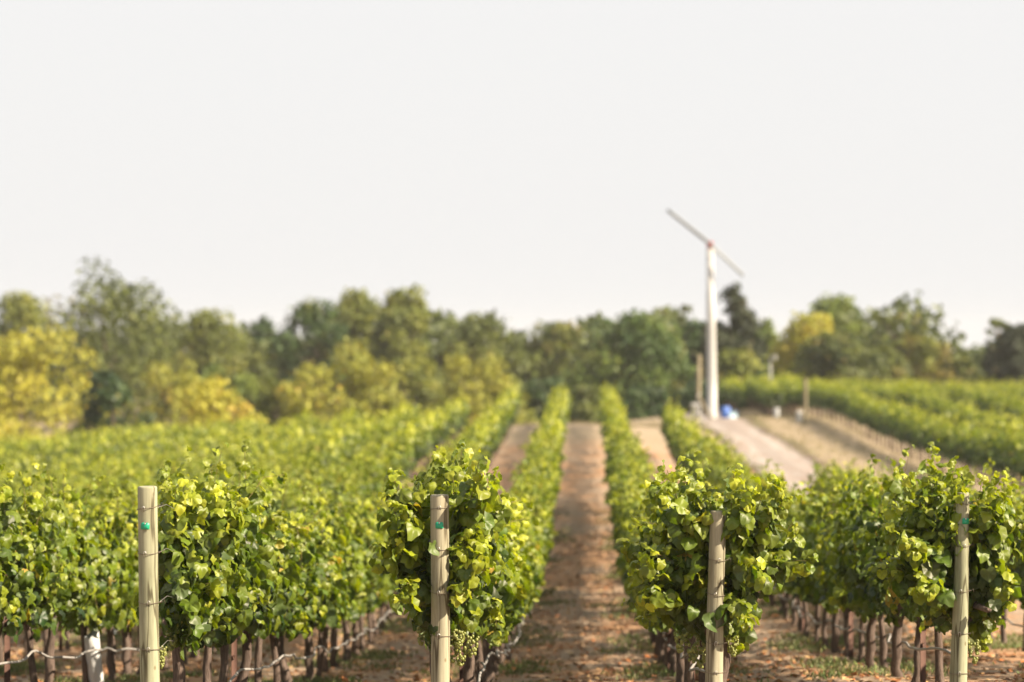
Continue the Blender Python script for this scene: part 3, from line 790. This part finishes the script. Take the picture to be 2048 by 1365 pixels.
# trellis wires run from each post back through the row
WNAME = ['top', 'upper middle', 'lower middle', 'bottom']
for k in (1, 2, 3, 4):
    top, bot, dia = POSTS[k]; ax = top - bot; H = np.linalg.norm(ax)
    for wi, (dz, _) in enumerate(spec[k][8][:4]):
        st = top - ax / H * dz + np.array([dia * .5, .03, 0]); hgt = H - dz
        ys = np.concatenate([[st[1], st[1] + .5, st[1] + 1.2], np.arange(19.4, row_end(k), 2.6)])
        zz = terrain(np.full(len(ys), ROWX[k]), ys) + hgt; zz[0] = st[2]; zz[1] = (zz[1] + st[2]) / 2
        xx = np.full(len(ys), ROWX[k] + .03); xx[0] = st[0]; xx[1] = (st[0] + xx[1]) / 2
        b = MB(); b.tube(np.stack([xx, ys, zz], -1), .0019, 5)
        o = link('trellis_wire', b.build('trellis_wire', M['wire'], True))
        setp(o, f'{WNAME[wi]} thin steel wire running back from the {POSTNAME[k]}', 'wire', 'trellis wires')

# drip hoses
def smooth_interp(x, k, v):
    i = np.clip(np.searchsorted(k, x) - 1, 0, len(k) - 2); u = (x - k[i]) / (k[i + 1] - k[i]); u = u * u * (3 - 2 * u)
    return v[i] * (1 - u) + v[i + 1] * u
HOSE = {0: (17.0, 62, 'grey wavy irrigation hose low across the row left of the leftmost post'), 1: (16.2, 62, 'grey wavy irrigation hose sagging along the row behind the leftmost post'),
        2: (16.0, 60, 'grey irrigation hose beside the trunks behind the second post from the left'), 3: (16.9, 60, 'grey irrigation hose hidden among trunks behind the third post from the left'),
        4: (17.4, 60, 'grey irrigation hose strung between the trunks behind the rightmost post'), 5: (18.5, 46, 'dark irrigation hose strung along the row at the right edge')}
for k, (a, b_, lab) in HOSE.items():
    ys = np.arange(a, b_, .16); r = np.random.default_rng(40 + k)
    off = .17 if k in (1, 2) else (.12 if k == 0 else -.02)
    knots = np.arange(a - 1, b_ + 2, .55); kz = r.normal(0, .035, len(knots)); kx = r.normal(0, .03, len(knots))
    zz = terrain(np.full(len(ys), ROWX[k] + off), ys) + (.30 if k != 0 else .34) + smooth_interp(ys, knots, kz)
    if k in (1, 2): zz -= np.clip((a + 3.2 - ys) / 3.2, 0, 1) ** 1.5 * .26
    xx = ROWX[k] + off + smooth_interp(ys, knots, kx)
    b = MB(); b.tube(np.stack([xx, ys, zz], -1), .0105, 7)
    setp(link('irrigation_hose', b.build('irrigation_hose', M['hose'], True)), lab, 'hose', 'irrigation hoses')

# rusty steel stakes in the rows
def stake_mesh():
    b = MB(); b.box((0, 0, .62), (.048, .010, 1.64), bev=.002); b.box((0, .022, .62), (.010, .036, 1.63), bev=.002)
    for z in (.35, .62, .9, 1.2): b.box((.0, -.010, z), (.016, .012, .03), bev=.003)
    return b.build('steel_stake', M['rust'])
STK = stake_mesh()
for k in (0, 1, 2, 3, 4, 5, -1, -2):
    y = 19.35; n = 0
    while y < min(row_end(k), 46):
        x = ROWX[k] - .03; z = tz(x, y); px, py, d = to_px((x, y, z + .4))
        if 0 < px < 2048 and py < 1440:
            nm = POSTNAME.get(k); where = f'behind the {nm}' if nm else 'in the ' + ROWNAME[k]
            setp(link('steel_stake', STK, None, (x, y, z), (0, 0, rng.normal(0, .15))), f'rusty brown steel stake, {ORD[n]} one {where}', 'stake', 'rusty steel stakes in the vine rows'); n += 1
        y += 5.2

# folded white vine shelters
def shelter(x, y, z, w_, h, rot, lab, lean=(0, 0)):
    b = MB(); s_ = w_ / 2; V = []; n = 7
    for i in range(n):
        u = i / (n - 1)
        for (dx, dy) in ((-s_, -s_), (s_, -s_), (s_, s_), (-s_, s_)):
            V.append((dx * (1 + .05 * sin(u * 5 + dx * 40)), dy, u * h + (0.02 * (dx / s_) if i == n - 1 else 0)))
    for i in range(n):
        u = i / (n - 1)
        for (dx, dy) in ((-s_ + .004, -s_ + .004), (s_ - .004, -s_ + .004), (s_ - .004, s_ - .004), (-s_ + .004, s_ - .004)): V.append((dx * (1 + .05 * sin(u * 5 + dx * 40)), dy, u * h + (0.02 * (dx / s_) if i == n - 1 else 0)))
    Q = []; m_ = n * 4
    for i in range(n - 1):
        for j in range(4):
            k = (j + 1) % 4; Q.append((i * 4 + j, i * 4 + k, i * 4 + 4 + k, i * 4 + 4 + j)); Q.append((m_ + i * 4 + k, m_ + i * 4 + j, m_ + i * 4 + 4 + j, m_ + i * 4 + 4 + k))
    for j in range(4):
        k = (j + 1) % 4; Q.append(((n - 1) * 4 + j, (n - 1) * 4 + k, m_ + (n - 1) * 4 + k, m_ + (n - 1) * 4 + j))
    b.add(V, Q)
    return setp(link('vine_shelter', b.build('vine_shelter', M['tube']), None, (x, y, z), (lean[0], lean[1], rot)), lab, 'vine shelter', 'white carton vine shelters')
def shelter_at(px, d, w_, h, rot, lab, lean=(0, 0), dz=0):
    p = pt(px, 0, d); shelter(p[0], p[1], tz(p[0], p[1]) + dz, w_, h, rot, lab, lean)
shelter_at(194, 22.3, .10, .50, .75, 'white folded carton shelter leaning under the vines left of the leftmost post', (0, -.12))
shelter_at(222, 32.9, .13, .55, .3, 'white carton shelter half hidden behind leaves, second row left of the leftmost post')
shelter_at(1277, 40, .10, .36, .4, 'small white carton shelter at the foot of the third row from the left')
shelter_at(1598, 110, .19, .5, .2, 'white upright shelter at the foot of the tan post beside the dry verge')
shelter_at(1553, 118, .22, .5, .2, 'small white shelter under leaves near the wind machine, right of the blue drum')
shelter_at(745, 88, .16, 1.0, .2, 'pale upright shelter among the far vine rows left of centre')

# tan end post of the right block
p = pt(1611, 0, 109); zb = tz(p[0], p[1])
wood_post('wooden_post', (p[0], p[1], zb + 2.0), (p[0], p[1], zb), .17, 'tan weathered post standing before the vines at the right block corner', M['tan'], None, [(.3, 0), (.9, 0)], seed=31, group='wooden posts of the right block')

# ------------------------------------------------------------------ wind machine
D = 122.0; bp = pt(1424.5, 0, D); bz = tz(bp[0], bp[1])
hub = pt(1420, 488, D); top_z = hub[2]
wm = thing('wind_machine', 'tall white vineyard wind machine with two long grey blades and red head', 'wind machine', (bp[0], bp[1], bz))
H = top_z - bz; lean = (hub[0] - bp[0], 0)
b = MB(); zz = np.array([0, .03, .031, 2.2, 2.22, 4.5, 6.5, 6.52, H - .25])
P = np.stack([lean[0] * zz / H, 0 * zz, zz], -1); b.tube(P, [.40, .40, .25, .245, .24, .225, .21, .19, .175], 24)
link('tower', b.build('tower', M['white'], True), wm)
b = MB(); b.box((0, 0, .05), (1.3, 1.3, .12), bev=.02); link('base_plate', b.build('base_plate', M['engine']), wm)
hd = link('gearbox', None, wm); 
b = MB(); b.box((lean[0], .05, H - .05), (.30, .55, .36), bev=.06); b.tube([(lean[0], -.20, H - .02), (lean[0], -.42, H - .02)], [.13, .10], 14); b.tube([(lean[0], .3, H - .02), (lean[0], .42, H - .02)], [.15, .12], 12)
bpy.data.objects.remove(hd); hd = link('gearbox', b.build('gearbox', M['red'], True), wm)
b = MB(); b.tube([(lean[0] - .02, -.40, H - .02), (lean[0] - .02, -.54, H - .02)], [.09, .07], 12); link('hub', b.build('hub', M['dark'], True), wm)
for (ex, ey) in ((1335, 420), (1487, 552)):
    e = pt(ex, ey, D - .5) - np.array([bp[0], bp[1], bz]); c0 = np.array([lean[0] - .02, -.47, H - .02])
    e[1] = -.47
    dv = e - c0; Lb = np.linalg.norm(dv); dv /= Lb; wv = np.cross(dv, (0, 1, 0)); b = MB(); V = []
    st = np.linspace(.0, 1, 9)
    for u in st:
        tw = radians(28 - 20 * u); ch = (.14 if u == 0 else .21 - .03 * u); th_ = .05 - .02 * u; cen = c0 + dv * (u * Lb)
        cv = wv * cos(tw) + np.array([0, 1, 0]) * sin(tw); nv = np.cross(dv, cv)
        for (a_, b_) in ((-.5, 0), (-.2, .5), (.2, .45), (.5, 0), (.2, -.35), (-.2, -.5)): V.append(cen + cv * a_ * ch + nv * b_ * th_)
    Q = [(i * 6 + j, i * 6 + (j + 1) % 6, i * 6 + 6 + (j + 1) % 6, i * 6 + 6 + j) for i in range(8) for j in range(6)]
    Tt = [(48, 49, 50), (48, 50, 51), (48, 51, 52), (48, 52, 53), (0, 2, 1), (0, 3, 2), (0, 4, 3), (0, 5, 4)]
    b.add(V, Q, Tt); link('blade', b.build('blade', M['blade'], True), wm)
# engine and pole at its foot
p = pt(1397, 0, 115.0); zb = tz(p[0], p[1])
pole = thing('braced_pole', 'tan wooden pole with a slanting brace beside the white tower foot', 'pole', (p[0], p[1], zb))
b = MB(); b.tube([(-.05, 0, -.3), (.0, 0, 1.2), (.045, 0, 3.12)], [.12, .11, .085], 14); link('shaft', b.build('shaft', M['tan'], True), pole)
b = MB(); b.tube([(.06, -.05, 1.02), (.62, -.10, .02)], [.07, .07], 10); link('brace', b.build('brace', M['tan'], True), pole)
p = pt(1392, 0, 113.2); zb = tz(p[0], p[1])
eng = thing('engine', 'grey engine unit standing at the foot of the tan pole by the tower', 'engine', (p[0], p[1], zb))
b = MB(); b.box((0, 0, .55), (.46, .6, .62), bev=.04); link('body', b.build('body', M['engine']), eng)
b = MB(); b.box((0, -.31, .55), (.34, .03, .42), bev=.01); link('radiator', b.build('radiator', M['dark']), eng)
b = MB(); b.tube([(.1, 0, .8), (.1, 0, 1.25), (.2, 0, 1.32)], .045, 8); link('exhaust', b.build('exhaust', M['engine'], True), eng)
for sx_ in (-.18, .18):
    b = MB(); b.box((sx_, 0, .10), (.07, .55, .30), bev=.01); link('leg', b.build('leg', M['engine']), eng)
# blue drum and pale jug
p = pt(1451, 0, 119); zb = tz(p[0], p[1])
dr = thing('drum', 'bright blue plastic drum at the right foot of the white tower', 'drum', (p[0], p[1], zb)); dr.scale = (.85, .85, .72)
b = MB(); zz = [0, .03, .26, .28, .30, .54, .56, .58, .80, .86, .88]; b.tube([(0, 0, z) for z in zz], [.24, .27, .28, .295, .28, .28, .295, .28, .27, .24, .20], 18); link('barrel', b.build('barrel', M['blue'], True), dr)
b = MB(); b.tube([(.09, 0, .87), (.09, 0, .91)], .04, 10); link('cap', b.build('cap', M['dark'], True), dr)
p = pt(1466, 0, 117.5); zb = tz(p[0], p[1])
jg = thing('jug', 'pale blue container sitting in front of the blue drum', 'container', (p[0], p[1], zb))
b = MB(); b.box((0, 0, .25), (.55, .4, .50), bev=.08); jg.scale = (.8, .8, .7); link('body', b.build('body', M['paleblue'], True), jg)
b = MB(); b.tube([(-.12, 0, .48), (-.1, 0, .58), (.1, 0, .58), (.12, 0, .48)], .025, 8); link('handle', b.build('handle', M['paleblue'], True), jg)
b = MB(); b.tube([(.2, 0, .48), (.2, 0, .55)], .05, 10); link('cap', b.build('cap', M['blue'], True), jg)
# little sensor mast
p = pt(1541, 0, 127); zb = tz(p[0], p[1])
ms = thing('sensor_mast', 'thin grey mast with a small round white sensor against dark trees', 'mast', (p[0], p[1], zb))
b = MB(); b.tube([(0, 0, -.2), (0, 0, 2.95)], .045, 8); link('mast', b.build('mast', M['engine'], True), ms)
b = MB(); b.tube([(0, 0, 2.85), (.16, -.02, 2.9)], .02, 6); link('arm', b.build('arm', M['engine'], True), ms)
b = MB()
for z in np.linspace(2.82, 3.02, 5): b.tube([(.2, -.02, z), (.2, -.02, z + .03)], [.14, .11], 14)
link('sensor', b.build('sensor', M['white'], True), ms)

# ------------------------------------------------------------------ trees and shrubs
def tree(name, px, top, hw, d, mt, lab, cat='tree', n=5200, shape='oak', leaf=.26, hue=(.2, .55), dryf=.02, gaps=.0, seed=0, trunk=True, base_frac=.16, group='trees along the skyline', extra=()):
    r = np.random.default_rng(9000 + seed); s_ = FPX / d
    p = pt(px, 0, d); zb = tz(p[0], p[1]); zt = pt(px, top, d)[2]; H = zt - zb; W = hw * (1.36 if shape == 'oak' else 1.25) / s_
    o = thing(name, lab, cat, (p[0], p[1], zb), (0, 0, 0), group)
    blobs = []
    if shape == 'oak':
        nb = 36
        for k in range(nb):
            u = (k + r.random()) / nb; z = H * (base_frac + .10 + (1 - base_frac - .18) * u ** .9); wz = W * (1.0 - .75 * np.clip((z / H - .42) / .58, 0, 1) ** 1.8) * (.8 + .2 * min(1, z / H / .4))
            a = r.uniform(0, 2 * pi); q = sqrt(r.uniform(.05, 1)); rad = W * r.uniform(.16, .36)
            blobs.append((cos(a) * q * max(wz - rad * .7, .1), sin(a) * q * max(wz - rad * .7, .1), min(z, H - rad * .75), rad, rad * r.uniform(.6, .9)))
        blobs.append((r.normal(0, .1) * W, 0, H - W * .22, W * .26, W * .22))
    elif shape == 'shrub':
        nb = 34
        for k in range(nb):
            z = H * (.04 + .84 * r.random() ** 1.2); wz = W * (1 - .72 * (z / H) ** 2.2); a = r.uniform(0, 2 * pi); q = sqrt(r.uniform(.05, 1)); rad = W * r.uniform(.14, .30)
            blobs.append((cos(a) * q * max(wz - rad * .6, .1), sin(a) * q * max(wz - rad * .6, .1), min(z, H - rad * .6), rad, min(rad * r.uniform(.7, 1.1), H * .3)))
        for k in range(9):
            a = 2 * pi * k / 9 + r.uniform(0, .5); rad = W * r.uniform(.24, .32); blobs.append((cos(a) * W * .68, sin(a) * W * .68, rad * .35, rad, min(rad * .8, H * .2)))
    elif shape == 'cone':
        nb = 26
        for k in range(nb):
            u = (k + .5) / nb; z = H * (.05 + .93 * u); wz = W * (1 - u) ** .75 + W * .06; a = r.uniform(0, 2 * pi); rad = W * (.42 * (1 - u) + .12)
            blobs.append((cos(a) * max(wz - rad * .5, 0) * .7, sin(a) * max(wz - rad * .5, 0) * .7, z, rad, rad * .7))
    elif shape == 'sparse':
        nb = 15
        for k in range(nb):
            z = H * r.uniform(.55, .96); a = r.uniform(0, 2 * pi); q = sqrt(r.uniform(.05, 1)); rad = W * r.uniform(.16, .28)
            blobs.append((cos(a) * q * W * .8, sin(a) * q * W * .8, z, rad, rad * .6))
    for (ex, ey, er) in extra:                       # lobes seen in the photograph
        q = pt(ex, ey, d); blobs.append((q[0] - p[0], 0, q[2] - zb, er / s_, er / s_ * .8))
    B = np.array(blobs)
    wgt = B[:, 3] ** 2; which = r.choice(len(B), n, p=wgt / wgt.sum()); bb = B[which]
    u = norm(r.normal(0, 1, (n, 3))); rad = r.beta(4.0, 1.1, n) ** .8
    # leaf sprays clump: jitter rides on a handful of twigs per blob
    pos = bb[:, :3] + u * np.stack([bb[:, 3], bb[:, 3], bb[:, 4]], -1) * rad[:, None]
    pos += r.normal(0, .10, (n, 3)) * bb[:, 3:4]
    pos[:, 2] = np.maximum(pos[:, 2], .05)
    nrm = norm(u * .8 + np.array([0, 0, .45]) + r.normal(0, .55, (n, 3))); yd = norm(r.normal(0, 1, (n, 3)) + np.array([0, 0, -.5]))
    bh = r.uniform(hue[0], hue[1], len(B)); bd = (r.random(len(B)) < dryf * 3) * r.uniform(.2, .7, len(B))
    tint = np.stack([np.clip(bh[which] + r.normal(0, .10, n), 0, 1), np.clip(.5 + r.normal(0, .22, n), 0, 1), np.clip(bd[which] + (r.random(n) < dryf) * .6, 0, 1)], -1)
    sz = leaf * r.uniform(.6, 1.35, n)
    V, F, T = place_leaves(LEAF_FAR, r, pos, frames(yd, nrm), sz, tint)
    setp(link('crown', mesh('crown', V, [F], mt, tint=T), o), kind='stuff')
    if trunk:
        b = MB(); tr = max(.10, H * .022); hh = H * (.55 if shape in ('oak', 'shrub') else .9)
        b.tube([(0, 0, -.3), (r.normal(0, .1), r.normal(0, .1), hh * .3), (r.normal(0, .2), r.normal(0, .2), hh * .65), (r.normal(0, .25), 0, hh)], [tr * 1.3, tr, tr * .75, tr * .35], 8)
        for q in r.choice(len(B), min(9, len(B)), replace=False):
            e = B[q, :3]; z0 = hh * r.uniform(.3, .85); m_ = np.array([e[0] * .4, e[1] * .4, (z0 + e[2]) / 2 + .2])
            b.tube(bez(np.array([0, 0, min(z0, e[2])]), m_, e, 5), [tr * .5, tr * .42, tr * .33, tr * .22, tr * .12], 6)
        link('trunk', b.build('trunk', M['tree_bark'], True), o)
    return o
OK, GR, YE, CO = M['oak_leaf'], M['green_leaf'], M['yellow_leaf'], M['conifer_leaf']
TREES = [
 ('oak_tree', 35, 578, 85, 172, OK, 'yellowish oak at the left edge behind the tall domed oak', dict(hue=(.45, .9))),
 ('oak_tree', 225, 560, 132, 158, OK, 'tall domed dark oak with sky gaps, highest tree on the left', dict(n=6800, hue=(.10, .5), leaf=.25, extra=((188, 535, 34), (185, 580, 40), (215, 560, 30), (290, 590, 40), (325, 630, 38), (130, 620, 45)), base_frac=.1)),
 ('oak_tree', 440, 615, 88, 168, OK, 'olive oak right of the tall domed oak and its white gap', dict(hue=(.35, .75))),
 ('oak_tree', 525, 632, 34, 180, GR, 'small dark tree in the dip between two oaks left of centre', dict(n=2200, hue=(.1, .35))),
 ('oak_tree', 622, 595, 72, 165, GR, 'dark green rounded oak left of the two tall yellowish oaks', dict(hue=(.1, .45))),
 ('oak_tree', 716, 575, 62, 170, OK, 'narrow upright yellow-olive oak, left of the pair near centre', dict(hue=(.4, .85), extra=((715, 600, 30), (690, 640, 40), (745, 640, 40)))),
 ('oak_tree', 806, 582, 72, 165, OK, 'tall olive oak with ragged top sloping down to the right', dict(n=6500, hue=(.3, .75), extra=((800, 600, 30), (830, 590, 24)))),
 ('oak_tree', 880, 712, 50, 172, OK, 'low olive oak filling the dip near the photo centre', dict(hue=(.3, .6))),
 ('oak_tree', 965, 622, 78, 170, OK, 'broad olive oak with lacy top right of the centre dip', dict(n=6500, hue=(.25, .6))),
 ('oak_tree', 1110, 642, 68, 172, OK, 'flat-topped brownish olive oak above the vine row ends', dict(hue=(.3, .6), dryf=.05)),
 ('oak_tree', 1265, 622, 112, 150, GR, 'broad deep green tree left of the wind machine tower', dict(n=9000, hue=(.25, .75), base_frac=.03)),
 ('bare_tree', 1352, 598, 42, 178, OK, 'thin airy treetop poking up just left of the white tower', dict(shape='sparse', n=1200, hue=(.4, .6), dryf=.15)),
 ('oak_tree', 1392, 640, 50, 165, GR, 'dark tree directly behind the white tower', dict(n=4000, hue=(.1, .4))),
 ('conifer_tree', 1464, 562, 92, 152, CO, 'pointed dark conifer just right of the white tower', dict(shape='cone', n=9500, hue=(.2, .6))),
 ('oak_tree', 1470, 700, 62, 146, OK, 'drooping olive tree below the pointed conifer', dict(n=5000, hue=(.3, .75))),
 ('oak_tree', 1532, 638, 48, 168, GR, 'yellow-green tree between the conifer and the yellow-topped tree', dict(n=4000, hue=(.6, 1.0), dryf=.06)),
 ('maple_tree', 1660, 585, 78, 172, GR, 'bright green tall treetop with a yellow band right of the tower', dict(n=6500, hue=(.7, 1.0), dryf=.03)),
 ('maple_tree', 1622, 622, 70, 162, YE, 'yellow treetop below the bright green top right of the tower', dict(n=3500, hue=(.3, .8))),
 ('oak_tree', 1680, 668, 92, 155, OK, 'broad dark olive oak in front of the yellow-topped tree', dict(n=9000, hue=(.05, .45), base_frac=.03)),
 ('bare_tree', 1795, 622, 42, 172, OK, 'sparse leafless-looking tree with open crown, right of the broad olive oak', dict(shape='sparse', n=900, hue=(.5, .8), dryf=.2)),
 ('oak_tree', 1762, 690, 50, 166, OK, 'low olive tree under the sparse open-crowned tree', dict(n=3500, hue=(.3, .6))),
 ('oak_tree', 1858, 662, 62, 160, OK, 'brownish drooping tree above the right block of vines', dict(shape='shrub', n=5500, hue=(.35, .7), dryf=.12)),
 ('oak_tree', 1922, 712, 26, 168, OK, 'small ragged tree right of the brownish drooping tree', dict(n=1800, hue=(.2, .6))),
 ('conifer_tree', 1977, 678, 24, 165, CO, 'small dark conifer near the right edge', dict(shape='cone', n=2500, hue=(.1, .4))),
 ('oak_tree', 2045, 648, 58, 160, CO, 'dark blue-green tree at the right edge', dict(n=6000, hue=(.05, .35), base_frac=.03)),
 ('bare_tree', 2008, 632, 30, 172, OK, 'thin twiggy treetop beside the dark tree at the right edge', dict(shape='sparse', n=500, hue=(.3, .5))),
]
SHRUBS = [
 ('green_shrub', 600, 742, 70, 126, YE, 'pale yellow-green bush low between two olive bushes left of centre', dict(n=4000, hue=(.0, .3))),
 ('green_shrub', 770, 770, 60, 118, YE, 'low pale olive bush under the peaked olive-yellow bush', dict(n=3500, hue=(.0, .35))),
 ('green_shrub', 1010, 752, 56, 130, OK, 'low light green bush at the end of the vine rows left of the alley', dict(n=3500, hue=(.5, .9))),
 ('yellow_shrub', 45, 664, 165, 116, YE, 'large bright yellow shrub filling the left edge above the vines', dict(n=9000, hue=(.4, .95), dryf=.012, extra=((120, 672, 34), (30, 700, 45), (160, 720, 40)))),
 ('evergreen_shrub', 228, 735, 74, 106, GR, 'dark green rounded shrub against the yellow bushes on the left', dict(n=5200, hue=(.02, .3))),
 ('yellow_shrub', 335, 712, 88, 122, YE, 'dull yellow-olive shrub right of the dark rounded shrub', dict(n=4500, hue=(.0, .4))),
 ('yellow_shrub', 432, 752, 86, 112, YE, 'orange-yellow shrub low in front of the pale green bush', dict(n=4800, hue=(.4, .9), dryf=.035)),
 ('green_shrub', 462, 702, 80, 136, GR, 'pale green bush behind the orange-yellow shrub', dict(n=4500, hue=(.5, .9))),
 ('green_shrub', 560, 735, 60, 128, OK, 'olive green bush between the orange-yellow shrub and the olive-yellow bush', dict(n=4000, hue=(.3, .8))),
 ('yellow_shrub', 690, 686, 124, 122, YE, 'wide olive-yellow bush with a peaked top left of centre', dict(n=8500, hue=(.0, .45))),
 ('green_shrub', 825, 712, 76, 138, OK, 'greyish olive bush between two yellower bushes near centre', dict(n=4800, hue=(.4, .9))),
 ('yellow_shrub', 945, 692, 94, 128, YE, 'yellow-green rounded bush just left of the vine row ends', dict(n=6000, hue=(.0, .45))),
 ('green_shrub', 1085, 745, 70, 142, GR, 'dark bush behind the ends of the central vine rows', dict(n=4500, hue=(.05, .35))),
 ('green_shrub', 1185, 770, 60, 136, OK, 'low grey-green bush at the end of the central alley', dict(n=3500, hue=(.1, .5))),
 ('green_shrub', 1290, 775, 60, 138, GR, 'low dark bush behind the straw-coloured headland', dict(n=3500, hue=(.05, .35))),
 ('green_shrub', 1540, 745, 70, 142, GR, 'dark low bush behind the thin sensor mast', dict(n=4500, hue=(.0, .3))),
 ('green_shrub', 1400, 760, 60, 140, GR, 'dark low bush behind the white tower foot', dict(n=3500, hue=(.0, .3))),
]
for i, (nm, px, tp, hw, d, mt, lab, kw) in enumerate(TREES): tree(nm, px, tp, hw, d, mt, lab, seed=i, **kw)
for i, (nm, px, tp, hw, d, mt, lab, kw) in enumerate(SHRUBS): tree(nm, px, tp, hw, d, mt, lab, cat='shrub', shape='shrub', seed=50 + i, leaf=.20, group='shrubs beyond the vineyard', **kw)
# the dark wood behind everything, one mass
n = 26000; r = np.random.default_rng(5)
n = 52000
X = r.uniform(-62, 70, n); Y = r.uniform(168, 200, n); hgt = 6.5 + 1.1 * np.sin(X * .35) + .8 * np.sin(X * 1.1 + 1)
hgt = hgt - 2.6 * np.exp(-((X - 28.4) / 1.8) ** 2) - 1.2 * np.exp(-((X + 29.5) / 1.5) ** 2)
pos = np.stack([X, Y, terrain(X, Y) + hgt * r.beta(1.3, 1.1, n)], -1)
tint = np.stack([np.clip(.25 + r.normal(0, .15, n), 0, 1), np.clip(.45 + r.normal(0, .2, n), 0, 1), np.zeros(n)], -1)
V, F, T = place_leaves(LEAF_FAR, r, pos, frames(norm(r.normal(0, 1, (n, 3))), norm(r.normal(0, 1, (n, 3)) + np.array([0, -.4, .5]))), .5 * r.uniform(.6, 1.4, n), tint)
setp(link('undergrowth', mesh('undergrowth', V, [F], OK, tint=T)), 'dim dense woodland undergrowth behind the trees', 'undergrowth', kind='stuff')

# ------------------------------------------------------------------ ground cover
def scatter(name, X, Y, size, flat, mt, tint, lab, cat, r, lift=.01):
    n = len(X); pos = np.stack([X, Y, terrain(X, Y) + lift], -1)
    if flat: yd = norm(np.stack([r.normal(0, 1, n), r.normal(0, 1, n), r.normal(0, .22, n)], -1)); nm = norm(np.stack([r.normal(0, .35, n), r.normal(0, .35, n), np.ones(n)], -1))
    else: yd = norm(np.stack([r.normal(0, .45, n), r.normal(0, .45, n), np.ones(n)], -1)); nm = norm(r.normal(0, 1, (n, 3)))
    R = frames(yd, nm)
    if not flat: R = R * np.array([.16, 1, 1])[None, None, :]
    V, F, T = place_leaves(LEAF_FAR, r, pos, R, size, tint)
    setp(link(name, mesh(name, V, [F], mt, tint=T)), lab, cat, kind='stuff')
r = np.random.default_rng(11)
n = 60000
Y = 13 + 37 * r.random(n) ** 1.5; X = r.uniform(-9, 9, n); cl = np.sin(X * 3.1 + Y * .9) * np.sin(Y * 1.7 - X) ; kp = r.random(n) < .42 + .5 * (cl > .15)
kp &= ~((X > 5.1) & (X < 7.6) & (r.random(n) < .85)); X, Y = X[kp], Y[kp]; n = len(X)
scatter('leaf_litter', X, Y, r.uniform(.03, .09, n), True, M['litter'], np.stack([r.beta(1.2, 1.2, n), r.uniform(.1, .9, n), (r.random(n) < .25) * r.uniform(.3, .9, n)], -1), 'dry orange and brown leaves littering the alleys between the rows', 'leaf litter', r, .012)
Xs, Ys = [], []
for k in range(-3, 6):
    for q in range(420):
        y = 15 + 40 * r.random() ** 1.3; x = ROWX[k] + r.choice([-1, 1]) * abs(r.normal(.26, .18)); m_ = int(r.integers(25, 70))
        if np.sin(y * 1.1 + k * 2) < -.1: continue
        Xs.append(x + r.normal(0, .13, m_)); Ys.append(y + r.normal(0, .28, m_))
X = np.concatenate(Xs); Y = np.concatenate(Ys); n = len(X)
scatter('weeds', X, Y, r.uniform(.025, .085, n), False, M['grass'], np.stack([r.beta(2, 2, n), r.uniform(.2, .9, n), (r.random(n) < .2) * .7], -1), 'low green weeds growing along the feet of the vines', 'weeds', r, -.005)
n = 12000; Y = r.uniform(70, 136, n); X = np.where(r.random(n) < .7, r.uniform(7.7, 15, n), r.uniform(-8, 5, n)); Y = np.where(X < 5, np.maximum(Y, 93), Y)
scatter('dry_grass', X, Y, r.uniform(.05, .18, n), False, M['grass'], np.stack([r.beta(3, 2, n), r.uniform(.4, 1, n), np.clip(.85 + r.normal(0, .1, n), 0, 1)], -1), 'dry straw-coloured grass on the verge and headland', 'dry grass', r, -.01)

# ------------------------------------------------------------------ haze
m, t, out = mat('haze_air')
pv = node(t, 'ShaderNodeVolumePrincipled'); pv.inputs['Color'].default_value = (.93, .93, .92, 1); pv.inputs['Density'].default_value = .00022
t.links.new(pv.outputs[0], out.inputs['Volume'])
b = MB(); b.box((0, 400, .5), (1400, 1500, 17)); setp(link('haze', b.build('haze', m)), kind='stuff')

r = np.random.default_rng(21); n = 7000
Y = r.uniform(46, 128, n); X = np.where(r.random(n) < .5, 5.0, 7.62) + r.normal(0, .22, n); kp = np.sin(Y * .9 + X) + np.sin(Y * .31) > -.2; X, Y = X[kp], Y[kp]; n = len(X)
scatter('verge_weeds', X, Y, r.uniform(.06, .20, n), False, M['grass'], np.stack([r.beta(2, 2, n), r.uniform(.1, .8, n), np.clip(.55 + r.normal(0, .3, n), 0, 1)], -1), 'ragged half-dry weeds along both edges of the dirt road', 'weeds', r, .0)

print('vines', len(vines), 'individual', len(ind), 'far', nfar, 'objects', len(bpy.data.objects), 'last ind d', ind[-1]['d'])
